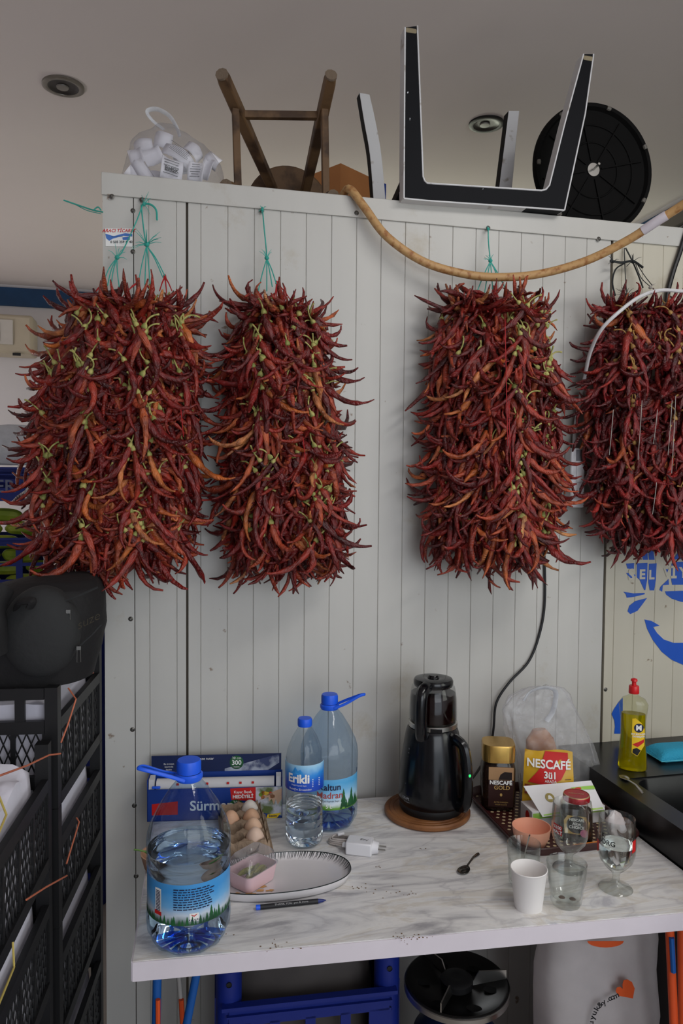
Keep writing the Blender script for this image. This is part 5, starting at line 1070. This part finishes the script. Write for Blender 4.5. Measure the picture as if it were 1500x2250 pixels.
MB().add([f3(.007*math.cos(j*PI/8), .013*math.sin(j*PI/8)) for j in range(16)], [tuple(range(16))]).build('red_oval_badge', Mt['print_red'], t, smooth=False, fix=False)
t, s, k = beer(1250, 1908, 'empty stemmed beer glass with red malt badge behind the tumbler', 1.06, 0, 0, .143)
f_ = cyl(.0362*s+.0006, -.72, .094); rb_ = MB().poly([f_(-.0115, -.009), f_(.0115, -.011), f_(.0115, .009), f_(-.0115, .011)]).build('red_badge', Mt['print_red'], t, smooth=False, fix=False)
mb = MB(); f_ = cyl(.0362*s+.001, -.72, .094); put(mb, text('%100', .0095, .02), lambda u, v: f_(u, v+.0045)); put(mb, text('MALT', .0095, .02), lambda u, v: f_(u, v-.005)); mb.build('badge_lettering', Mt['print_white'], rb_, smooth=False, fix=False)

# ================================================================== black sink unit
mgr = mat('black_granite_composite', (17, 18, 19), .28, var=.3, vs=80)
SX, SZ = 1.062, .832
t = thing('sink', 'black composite sink standing right of the marble counter', 'sink', (1.5, 1.5, 0)); O = V((1.5, 1.5, 0))
by0, by1, bxx0, bxx1 = 1.02, 1.625, 1.118, 1.75; sx1, sy0, sy1 = 2.1, .95, W-.002
mb = MB(); zt, zl = SZ, SZ-.09
for a, b in (((SX, sy0), (bxx0, sy1)), ((bxx1, sy0), (sx1, sy1)), ((bxx0, by1), (bxx1, sy1)), ((bxx0, sy0), (bxx1, by0))):
    mb.box(((a[0]+b[0])/2-O.x, (a[1]+b[1])/2-O.y, (zt+zl)/2), (b[0]-a[0], b[1]-a[1], zt-zl))
bmx = mb.build('rim', mgr, t); 
bm = bmesh.new(); bm.from_mesh(bmx.data); bmesh.ops.remove_doubles(bm, verts=bm.verts, dist=1e-5); bm.to_mesh(bmx.data); bm.free()
cxb, cyb = (bxx0+bxx1)/2-O.x, (by0+by1)/2-O.y
def rr2(w, d, z, r): return [(x+cxb, y+cyb, zz) for x, y, zz in rrect(w, d, z, r, 6)]
bw2, bd2 = bxx1-bxx0, by1-by0
loft2([rr2(bw2+.004, bd2+.004, SZ-.0005, .004), rr2(bw2-.004, bd2-.004, SZ-.006, .05), rr2(bw2-.02, bd2-.02, SZ-.1, .06), rr2(bw2-.04, bd2-.04, SZ-.17, .07), rr2(bw2-.12, bd2-.12, SZ-.18, .07)], False, True).build('basin', mgr, t)
MB().box(((SX+.012+sx1)/2-O.x, (sy0+.02+sy1)/2-O.y, (SZ-.2)/2), (sx1-SX-.024, sy1-sy0-.04, SZ-.2)).build('cabinet', mat('sink_cabinet', (52, 50, 50), .7), t)
MB().box((SX+.006-O.x, (sy0+sy1)/2-O.y, SZ-.145), (.01, sy1-sy0-.02, .11)).build('side_apron', mgr, t)
def ons(px, py): return onz(px, py, SZ)
c = ons(1388, 1690); t = thing('dish_soap', 'yellow dish soap bottle with red cap on the sink ledge', 'soap bottle', (c.x, c.y, SZ+.0002), faceat(c))
yel = mat('yellow_detergent', (212, 196, 12), .1, var=0, trans=.75, ior=1.34)
zt_ = [(0, .034, .02), (.006, .037, .022), (.04, .035, .021), (.09, .031, .02), (.13, .031, .0195), (.155, .034, .02), (.172, .036, .02), (.186, .028, .018), (.194, .012, .012), (.2, .0105, .0105)]
loft2([[(a*math.cos(2*PI*k/40), b*math.sin(2*PI*k/40), z) for k in range(40)] for z, a, b in zt_]).build('bottle', film('clear_soap_plastic', (246, 246, 232), .35, 0, .05), t)
loft2([[((a-.0018)*math.cos(2*PI*k/40), (b-.0018)*math.sin(2*PI*k/40), max(.0015, z)) for k in range(40)] for z, a, b in zt_ if z < .14]+[[(.0292*math.cos(2*PI*k/40), .0178*math.sin(2*PI*k/40), .147) for k in range(40)]]).build('soap', yel, t)
MB().lathe([(.0125, .199), (.013, .2), (.0125, .217), (.0115, .219), (.0055, .219), (.0055, .229), (.0085, .231), (.0075, .236), (0, .239)], 28).build('cap', mat('red_cap_plastic', (212, 32, 36), .35), t)
def so(u, v, e=.0008):
    a, b = .032, .0203
    for i in range(len(zt_)-1):
        if zt_[i][0] <= v <= zt_[i+1][0]: k_ = (v-zt_[i][0])/(zt_[i+1][0]-zt_[i][0]); a = zt_[i][1]+(zt_[i+1][1]-zt_[i][1])*k_; b = zt_[i][2]+(zt_[i+1][2]-zt_[i][2])*k_
    x = max(-a*.98, min(a*.98, u)); return (x, -b*math.sqrt(1-(x/a)**2)-e, v)
def sgrid(poly, e, m, name, par):
    bm = bmesh.new(); f0 = bm.faces.new([bm.verts.new((x, y, 0)) for x, y in poly]); bmesh.ops.triangulate(bm, faces=[f0]); bmesh.ops.subdivide_edges(bm, edges=bm.edges, cuts=3, use_grid_fill=True)
    bm.verts.index_update(); mb = MB().add([so(v.co.x, v.co.y, e) for v in bm.verts], [[v.index for v in f.verts] for f in bm.faces]); bm.free(); return mb.build(name, m, par, fix=False)
lb = sgrid([(-.002, .05), (.012, .042), (.028, .07), (.028, .11), (.02, .128), (.006, .14), (-.002, .138)], .0008, Mt['print_yellow'], 'label', t)
sgrid([(.014+.0115*math.cos(k*PI/10), .115+.0115*math.sin(k*PI/10)) for k in range(20)], .0013, Mt['print_navy'], 'label_disc', lb); sgrid([(-.001, .072), (.027, .086), (.027, .078), (.012, .066)], .0013, Mt['print_red'], 'label_red_band', lb)
sgrid([(0, .051), (.012, .044), (.02, .058), (.01, .064), (.001, .06)], .0013, Mt['print_black'], 'label_black_patch', lb)
mb = MB(); put(mb, text('M', .018, .05), lambda u, v: so(u+.014, v+.115, .0019)); put(mb, text('SIVI BULAŞIK', .0058, .03), lambda u, v: so(u+.013, v+.099, .0019)); put(mb, text('DETERJANI', .0058, .03), lambda u, v: so(u+.014, v+.0925, .0019)); mb.build('label_lettering', Mt['print_white'], lb, smooth=False, fix=False)
c = ons(1478, 1664); t = thing('sponge', 'bright turquoise cleaning sponge pad on the sink ledge', 'sponge', (c.x+.012, c.y+.004, SZ+.0004), -.05)
msp = mat('turquoise_scourer', (44, 160, 196), .8, bump=.6, bs=220, var=.15)
n = 16; mb = MB(); vs = []
for sg in (1, 0):
    for i in range(n+1):
        for j in range(n+1):
            u, v = i/n*2-1, j/n*2-1; e = (1-abs(u)**4)*(1-abs(v)**4); vs.append((u*.068*(1+.06*abs(v)), v*.042*(1+.06*abs(u)), (.006+.026*e**.5) if sg else .006-.006*min(1, e*4)))
for s_ in (0, 1):
    b0 = s_*(n+1)**2; mb.f += [(b0+i*(n+1)+j, b0+(i+1)*(n+1)+j, b0+(i+1)*(n+1)+j+1, b0+i*(n+1)+j+1) for i in range(n) for j in range(n)]
mb.v = vs; mb.m = [0]*len(mb.f); mb.build('pad', msp, t, ang=80)
MB().tube([(x*.072, y*.0445, .006) for x, y in [(-1, -1), (0, -.96), (1, -1), (1, 1), (0, .96), (-1, 1)]], .0016, 6, closed=True).build('stitched_edge', mat('turquoise_seam', (84, 184, 204), .7), t)
spoon('teaspoon', ons(1372, 1712), ons(1412, 1746), SZ+.0002, 'steel teaspoon lying on the black sink edge', Mt['steel'], .9)
# small dish with a green pepper behind the big jug
c = ont(332, 1908); tag(MB().lathe([(0, 0), (.03, 0), (.034, .004), (.042, .034), (.039, .034), (.031, .006), (0, .005)], 32).build('tan_bowl', mat('tan_plastic', (196, 152, 124), .5), loc=(c.x+.02, c.y+.0, T)), 'tan plastic bowl almost hidden behind the big water jug', 'bowl')
bl_ = bpy.data.objects['tan_bowl'].location
t = thing('green_pepper', 'green chili pepper poking out of the tan bowl', 'pepper', (bl_.x, bl_.y, T+.012)); MB().tube(bez([(.02, 0, .01), (0, 0, .018), (-.02, -.004, .024), (-.032, -.006, .028)], 5), [.005, .006, .0065, .0065, .0065, .006, .0058, .0055, .0052, .005, .0048, .0045, .004, .0036, .003, .0026], 8).build('flesh', mat('green_pepper_skin', (86, 128, 40), .35), t); MB().tube(bez([(-.031, -.006, .028), (-.045, -.008, .034), (-.055, -.008, .036)], 4), .0018, 6).build('stem', mat('green_stem', (100, 140, 60), .5), t)
# ================================================================== crates on the left
mcr = mat('black_crate_plastic', (20, 20, 22), .45, var=.2)
mcord = mat('orange_baling_cord', (196, 110, 80), .6, var=.2, vs=60); mcordy = mat('straw_cord', (190, 170, 90), .6)
def crate_mesh(w, d, hs, h):
    """open black fruit crate: origin at bottom front-right corner, x leftwards negative, y back"""
    parts = {}
    for i, (x, y) in enumerate([(-w+.012, .012), (-w+.012, d-.012), (-.012, .012), (-.012, d-.012)]): parts['corner_post', i] = MB().box((x, y, h/2), (.024, .024, h-.001))
    mb = MB()
    for z in (hs-.012, .012): mb.box((-w/2, .006, z), (w-.05, .012, .024)).box((-w/2, d-.006, z), (w-.05, .012, .024)).box((-.006, d/2, z), (.012, d-.05, .024)).box((-w+.006, d/2, z), (.012, d-.05, .024))
    mb.box((-w/2, d/2, .003), (w-.03, d-.03, .006)); parts['frame'] = mb
    for nm, horiz in (('side_lattice', False), ('front_lattice', True)):
        mb = MB(); L_ = (w if horiz else d)-.05; z0, z1 = .024, hs-.024; nb = 6 if not horiz else 8
        for k in range(nb+1):
            s = .025+L_*k/nb; c = (-s, .006, (z0+z1)/2) if horiz else (-.006, s, (z0+z1)/2); mb.box(c, (.009, .006, z1-z0) if horiz else (.006, .009, z1-z0))
        cell = .017; hh = z1-z0; m_ = int(L_/cell)
        for k in range(-8, m_+9):
            for sg in (1, -1):
                a0 = k*cell; a1 = a0+sg*hh*.42
                lo, hi = 0, 1
                if a1 != a0:
                    t0, t1 = (0-a0)/(a1-a0), (L_-a0)/(a1-a0); lo, hi = max(0, min(t0, t1)), min(1, max(t0, t1))
                if hi-lo < .02: continue
                p = [a0+(a1-a0)*lo+.025, z0+hh*lo]; q_ = [a0+(a1-a0)*hi+.025, z0+hh*hi]
                A = V((-p[0], .006, p[1])) if horiz else V((-.006, p[0], p[1])); B = V((-q_[0], .006, q_[1])) if horiz else V((-.006, q_[0], q_[1])); mb.tube([A, B], .0016, 4, cap=False)
        parts[nm] = mb
    mb = MB()
    mb.box((-w/2, .008, hs+(h-hs)*.2), (w-.05, .014, .002)); 
    return parts
_cm = {}
def crate(label, loc, rz, w, d, hs, h, group, slots=False):
    k = (w, d, hs, h)
    t = thing('black_crate', label, 'crate', loc, rz, group)
    if k not in _cm:
        _cm[k] = []
        for nm, mb in crate_mesh(*k).items():
            nm = nm[0] if isinstance(nm, tuple) else nm
            o = mb.build(nm, mcr, t, smooth=False, fix=False); _cm[k].append((nm, o.data))
    else:
        for nm, me in _cm[k]: o = bpy.data.objects.new(nm, me); COL.objects.link(o); o.parent = t
    if slots:
        mb = MB().box((-w/2, .004, h-.012), (w-.05, .01, .022))
        for x in (.07, .13, .2, .27): mb.box((-x, .005, hs+(h-hs)/2), (.018, .008, h-hs))
        mb.build('slotted_front', mcr, t, smooth=False)
    return t
def liner(loc, rz, w, d, z0, z1, seed, lab, dz=.012):
    n = 26; mb = MB(); vs = []; r = random.Random(seed)
    for i in range(n+1):
        for j in range(n+1):
            u, v = i/n, j/n; x, y = -.016-(w-.032)*u, .016+(d-.032)*v; e = min(u, 1-u, v, 1-v); zz = z1-.004+dz*NZ.noise(V((x*14, y*14, seed)))+dz*.8*abs(NZ.noise(V((x*31, y*31, seed+2))))
            if e < .001: zz = z0
            elif e < .05: zz -= .002
            vs.append((x, y, zz))
    mb.add(vs, [(i*(n+1)+j, (i+1)*(n+1)+j, (i+1)*(n+1)+j+1, i*(n+1)+j+1) for i in range(n) for j in range(n)])
    return tag(mb.build('paper_liner', Mt['paper'], loc=loc, rz=rz, ang=60), lab, 'paper', 'white paper in the black crates')
# back stack A: five crates, its right side along the corner of the cold room
A0 = (-.212, 1.48); rA = -.122; hA = .235; hsA = .17; wA, dA = .52, .385
ordn = ['lowest', 'second', 'third', 'fourth', 'topmost']
for k in range(5):
    crate('black lattice crate, %s in the stack under the backpack' % ordn[k], (A0[0], A0[1], k*hA), rA, wA, dA, hsA, hA, 'black fruit crates', slots=(k == 4))
    if k >= 1: liner((A0[0], A0[1], k*hA), rA, wA, dA, .008, hA-.012 if k < 4 else .2, k, 'white paper filling the %s crate under the backpack' % ordn[k])
B0 = (-.268, .9); rB = -.085; hB = .237; dB = .56
zB = [0, .371, .608, .845]
for k in range(4):
    crate('black lattice crate, %s in the nearest stack' % ['lowest', 'second', 'third', 'topmost'][k], (B0[0], B0[1], zB[k]), rB, .4, dB, .3 if k == 0 else .172, .371 if k == 0 else hB, 'black fruit crates')
    if k >= 1: liner((B0[0], B0[1], zB[k]), rB, .4, dB, .008, hB-.012 if k < 3 else .2, k+10, 'white paper filling the %s crate of the nearest stack' % ['', 'second', 'third', 'topmost'][k], .012 if k < 3 else .022)
def cord(pts, m, lab):
    tag(MB().tube([ony(*p) for p in pts], .0016, 6).build('tie_cord', m), lab, 'cord', 'cords tying the crates')
cord([(133, 1656, 1.43), (108, 1659, 1.4), (60, 1682, 1.25), (-5, 1706, 1.08)], mcord, 'orange cord across the white paper of the nearest top crate')
cord([(150, 1512, 1.53), (167, 1536, 1.5), (150, 1590, 1.475), (134, 1632, 1.462)], mcord, 'orange cord hooked over the rim below the backpack')
cord([(205, 1478, 1.7), (168, 1488, 1.6)], mcord, 'orange cord stub beside the paper under the backpack')
cord([(58, 1977, 1.22), (100, 1950, 1.31), (147, 1924, 1.44)], mcord, 'orange cord over the middle paper strip of the nearest stack')
cord([(168, 1797, 1.545), (174, 1806, 1.53), (146, 1898, 1.46)], mcord, 'orange cord at the middle crate corner under the backpack')
cord([(-4, 1745, 1.03), (14, 1790, 1.05), (-6, 1838, 1.0)], mcordy, 'straw-coloured cord at the left edge below the top paper')
cord([(28, 2070, 1.12), (31, 2125, 1.1), (-6, 2215, 1.0)], mcordy, 'straw-coloured cord low on the nearest crate stack')
# backpack on stack A
bc = V((-.33, 1.66, 5*hA)); t = thing('backpack', 'black backpack lying on top of the rear crate stack', 'backpack', bc)
mbp = mat('black_nylon', (20, 19, 21), .75, bump=.4, bs=60); mbp2 = mat('charcoal_nylon', (40, 41, 42), .8, bump=.3, bs=90); mzp = mat('zip_metal', (120, 120, 118), .35, .8)
rws = rowspx(1.66, [(1512, -60, 170, 1), (1480, -70, 205, 1.1), (1420, -75, 228, 1.15), (1370, -75, 236, 1.12), (1320, -65, 228, 1.05), (1290, -20, 218, .95), (1272, 40, 208, .7), (1262, 100, 190, .3)], .13, bc); rws[0] = (.001,)+rws[0][1:]
blob(rws, .01, 9, 44, 3, 6).build('bag_body', mbp, t, ang=80)
def bpt(px, py, y=1.66-.155): return ony(px, py, y)-bc
pk = [(1, 0), (.93, .006), (.75, .012), (.4, .02), (0, .023)]
mb = MB().lathe([(.072*s, z_) for s, z_ in [(1.0, -.03), (1, 0), (.95, .014), (.8, .026), (.45, .036), (0, .039)]], 36); o_ = bpt(88, 1392); mb.v = [(o_.x+a*1.0, o_.y-c+.012, o_.z+b*1.22) for a, b, c in mb.v]; mb.build('front_pocket', mbp2, t, ang=80)
MB().tube(bez([bpt(10, 1290), bpt(-5, 1330)+V((0, -.02, 0)), bpt(0, 1370)+V((0, -.025, 0)), bpt(5, 1430)+V((0, -.01, 0))], 6), .022, 12, flat=.6).build('shoulder_strap', mbp, t)
MB().tube(bez([bpt(36, 1340), bpt(50, 1318)+V((0, -.03, 0)), bpt(80, 1312)+V((0, -.045, 0)), bpt(74, 1328)+V((0, -.04, 0))], 6), .01, 8, flat=.5).build('grab_handle', mbp, t)
for pts in ([(95, 1318), (130, 1350), (152, 1400), (145, 1440)], [(110, 1330), (165, 1312), (215, 1290)], [(60, 1475), (130, 1452), (190, 1405), (222, 1372)]):
    MB().tube(bez([bpt(*p) for p in pts], 6), .0022, 6).build('seam_piping', mbp2, t)
for px, py, h_ in [(138, 1365, .03), (150, 1358, .03), (173, 1438, .03), (2, 1400, .03)]:
    c = bpt(px, py, 1.66-.165); mb = MB().tube([(c.x-.0035, c.y, c.z-h_/2), (c.x+.0035, c.y, c.z-h_/2), (c.x+.003, c.y, c.z+h_/3), (c.x-.003, c.y, c.z+h_/3)], .0009, 6, closed=True).box((c.x, c.y, c.z+h_*.42), (.008, .004, .007)); mb.build('zip_pull', mzp, t)
a = bpt(196, 1362, 1.66-.152); mb = MB(); u_ = V((.9, .2, .42)).normalized(); put(mb, text('suze', .026, -.01), plane(a+V((0, -.004, 0)), u_, (0, 0, 1))); mb.build('faded_lettering', mat('faded_olive_print', (52, 46, 34), .8), t, smooth=False)
# blue pepper crates behind
mbc = mat('blue_crate_plastic', (16, 38, 128), .5, var=.2, vs=6)
def blue_crate(label, loc, rz, w, d, hs, h, letters=None, slot=True, group='blue plastic crates'):
    """front at local y=0, centred in x"""
    t = thing('blue_crate', label, 'crate', loc, rz, group)
    for sx_ in (-1, 1):
        for y in (.03, d-.03): MB().tube([(sx_*(w/2-.03), y, 0), (sx_*(w/2-.03), y, h-.0005)], .028, 12).build('corner_post', mbc, t)
    wb_ = MB()
    wb_.box((0, .004, hs*.2), (w-.06, .008, hs*.4)).box((0, .004, hs*.95), (w-.06, .008, hs*.1))
    nw = 4
    for k in range(nw+1): wb_.box((-w/2+.05+(w-.1)*k/nw, .004, hs*.65), (.022 if k not in (0, nw) else .05, .008, hs*.52))
    wb_.box((0, .004, hs*.62), (w-.06, .007, .012))
    wb_.build('front_wall', mbc, t, smooth=False)
    MB().box((0, d-.004, hs/2), (w-.06, .008, hs)).box((-w/2+.004, d/2, hs/2), (.008, d-.06, hs)).box((w/2-.004, d/2, hs/2), (.008, d-.06, hs)).box((0, d/2, .004), (w-.02, d-.02, .008)).build('walls_and_floor', mbc, t, smooth=False)
    MB().box((0, -.004, hs), (w-.03, .018, .008)).box((0, -.003, hs-.022), (w-.05, .008, .004)).build('rim_flange', mbc, t, smooth=False)
    for sx_ in (-1, 1):
        for z_ in (hs-.045, hs+.045, hs*.45):
            if z_ < h-.01: mb = MB().lathe([(0, 0), (.006, 0), (.006, .002)], 10); mb.v = [(sx_*(w/2-.03)+a, .0018-c, z_+b) for a, b, c in mb.v]; mb.build('post_hole', Mt['dark'], t)
    if letters:
        mb = MB()
        for s_, x, z_, sz in letters: put(mb, text(s_, sz, .01), plane((x, -.0005, z_), (1, 0, 0), (0, 0, 1)))
        mb.build('moulded_lettering', mat('worn_grey_print', (120, 126, 150), .6), t, smooth=False)
    return t
CX, CY = -.235, 2.8; wC = .58; pc_ = .3733
cxm = CX-wC/2
for k in range(4):
    blue_crate('blue crate, %s in the tall stack behind the left chili bunch' % ['lowest', 'second', 'third', 'fourth'][k], (cxm, CY, k*pc_), 0, wC, .38, .24, pc_, [('W uygun', -.02, .05, .06)] if k == 3 else None)
blue_crate('shallow blue crate on top of the tall stack behind the left chili bunch', (cxm, CY, 4*pc_), 0, wC, .38, .115, .13, [('PAZER', -.1, .05, .062)])
mgp = mat('pale_green_pepper', (172, 184, 62), .3, col2=(134, 158, 46), vs=12)
r_ = random.Random(31)
gpm = MB().tube(bez([(-.06, 0, 0), (-.03, 0, .004), (.02, 0, .003), (.055, 0, -.002), (.07, 0, -.003)], 3), [.006, .015, .02, .023, .0245, .025, .025, .0245, .023, .02, .016, .01, .004], 9).build('green_pepper', mgp)
first = True
for lay in range(7):
    for k in range(4 if lay % 2 == 0 else 3):
        if not first: o = gpm.copy(); COL.objects.link(o)
        else: o = gpm; first = False
        o.location = (cxm-.205+.137*k+(.068 if lay % 2 else 0), CY+.06+.02*r_.random(), 3*pc_+.036+.047*lay); o.rotation_euler = (r_.uniform(0, 6), 0, r_.uniform(-.12, .12)+r_.choice([0, PI]))
        tag(o, 'pale green pepper heaped in the blue crate behind the left bunch', 'pepper', 'green peppers in the blue crate')
tag(blob([(0, 0, .16, .12, 0), (.04, 0, .2, .14, 0), (.09, 0, .18, .12, 0), (.13, 0, .1, .07, 0), (.145, 0, .04, .03, 0)], .02, 10, 32, 2.4, 2).build('white_sack', film('milky_sack', (225, 228, 232), .2, .7, .35, bump=.6, bs=14), loc=(cxm-.02, CY+.19, 4*pc_+.131)), 'milky plastic sack on the blue crates behind the left bunch', 'bag')

# ================================================================== under the counter
c0, c1 = ony(467, 2195, 1.6), ony(858, 2180, 1.6)
blue_crate('blue crate standing on the floor under the marble counter', ((c0.x+c1.x)/2, 1.52, 0), -.06, c1.x-c0.x, .3, .465, .6)
tag(blob([(.008, 0, .15, .09, 0), (.2, 0, .16, .1, 0), (.46, 0, .165, .1, 0), (.55, .0, .14, .09, 0), (.59, .02, .07, .05, 0)], .02, 9, 32, 3, 7).build('grey_sack', film('grey_sack_film', (190, 188, 190), .15, .95, .4, wcol=(120, 114, 112), bs=5), loc=((c0.x+c1.x)/2, 1.675, .002), rz=-.06), 'grey plastic sack stuffed in the blue crate under the counter', 'bag')
c = onz(1003, 2158, .46); t = thing('gas_stove', 'small single-burner gas stove on a blue cylinder under the counter', 'gas stove', (c.x, c.y, 0), faceat(c))
menam = mat('black_enamel', (16, 15, 15), .3)
MB().lathe([(0, 0), (.09, 0), (.1, .012), (.102, .05), (.102, .3), (.095, .345), (.06, .38), (.025, .395), (.022, .425), (0, .425)], 44).build('gas_cylinder', mat('dark_blue_paint', (22, 40, 78), .4), t)
MB().lathe([(.03, .42), (.105, .44), (.113, .45), (.115, .462), (.112, .464), (.104, .455), (.05, .445), (.03, .45), (0, .452)], 56).build('drip_dish', menam, t)
MB().lathe([(.114, .445), (.117, .447), (.117, .458), (.114, .46)], 56).build('rim_band', Mt['steel'], t)
MB().lathe([(.03, .45), (.036, .455), (.036, .468), (.03, .473), (.012, .474), (0, .47)], 32).build('burner_head', Mt['dark'], t)
for k in range(3):
    a = .25+k*2*PI/3; MB().prism([(.03*math.cos(a), .03*math.sin(a), .452), (.112*math.cos(a), .112*math.sin(a), .464), (.112*math.cos(a), .112*math.sin(a), .484), (.05*math.cos(a), .05*math.sin(a), .484)], (.003*math.sin(a), -.003*math.cos(a), 0)).build('pan_support', Mt['steel'], t, smooth=False)
for k in range(6):
    a = k*PI/3; MB().add([(.075*math.cos(a)+.013*math.cos(j*PI/6)*1.3, .075*math.sin(a)+.011*math.sin(j*PI/6), .4518) for j in range(12)], [tuple(range(12))]).build('air_hole', mat('hole_black', (4, 4, 4), .9), t, smooth=False)
# white shopping bag
bb0 = ony(1335, 2200, 1.44); lc = V((bb0.x, 1.44, .001)); t = thing('shopping_bag', 'white plastic shopping bag with orange heart under the counter', 'bag', lc)
mshop = film('white_shopping_film', (224, 220, 220), .15, 1.0, .3, wcol=(238, 232, 232), bump=.5, bs=4)
a, b = ony(1212, 2120, 1.4), ony(1458, 2090, 1.4); hw_ = (b.x-a.x)/2; xc_ = (a.x+b.x)/2-lc.x
blob([(0, xc_, hw_*.95, .07, 0), (.1, xc_, hw_, .085, 0), (.4, xc_, hw_, .08, 0), (.52, xc_, hw_*.98, .065, 0), (.62, xc_, hw_*.95, .05, 0), (.69, xc_, hw_*.85, .03, 0), (.705, xc_, hw_*.5, .012, 0)], .012, 9, 48, 3.2, 9, steps=5).build('bag_film', mshop, t, ang=80)
def sb(px, py, e=0): return ony(px, py, 1.44-.088-e)-lc
hp_ = [(1432, 2168), (1428, 2158), (1420, 2152), (1410, 2160), (1400, 2172), (1397, 2185)]
heart = [sb(x, y) for x, y in [(1372, 2155+25), (1353, 2170), (1352, 2186), (1362, 2190), (1372, 2192), (1390, 2195), (1391, 2175), (1386, 2160), (1379, 2154), (1373, 2152), (1368, 2160), (1367, 2171)]]
heart = [sb(x, y) for x, y in [(1358, 2188), (1390, 2194), (1394, 2172), (1388, 2158), (1378, 2152), (1370, 2154), (1367, 2164), (1368, 2173), (1362, 2168), (1355, 2170), (1352, 2178)]]
mor = mat('orange_bag_print', (224, 92, 40), .5)
ht = MB().prism(heart, (0, .0006, 0)).build('printed_heart', mor, t, smooth=False); 
dd = []
for k in range(11): th = PI*k/10; dd.append(sb(1330-40*math.cos(th), 2068+14*math.sin(th)))
MB().prism(dd, (0, .0006, 0)).build('printed_orange_arc', mor, t, smooth=False)
mb = MB(); r1 = sb(1330, 2225); word = 'kuyuk&y.com'; pth = [(1300, 2262), (1303, 2248), (1306, 2236), (1310, 2226), (1316, 2216), (1323, 2208), (1331, 2202), (1338, 2197), (1344, 2194), (1350, 2191), (1358, 2188)]
for i, ch in enumerate(word):
    x, y = pth[i]; q0 = pth[max(0, i-1)]; q1 = pth[min(len(pth)-1, i+1)]; an = math.atan2(-(q1[1]-q0[1]), q1[0]-q0[0]); o_ = sb(x-5, y, .0005); put(mb, text(ch, .0185, .02), plane(o_, (math.cos(an), 0, math.sin(an)), (-math.sin(an), 0, math.cos(an))))
mb.build('printed_web_address', Mt['print_black'], t, smooth=False)
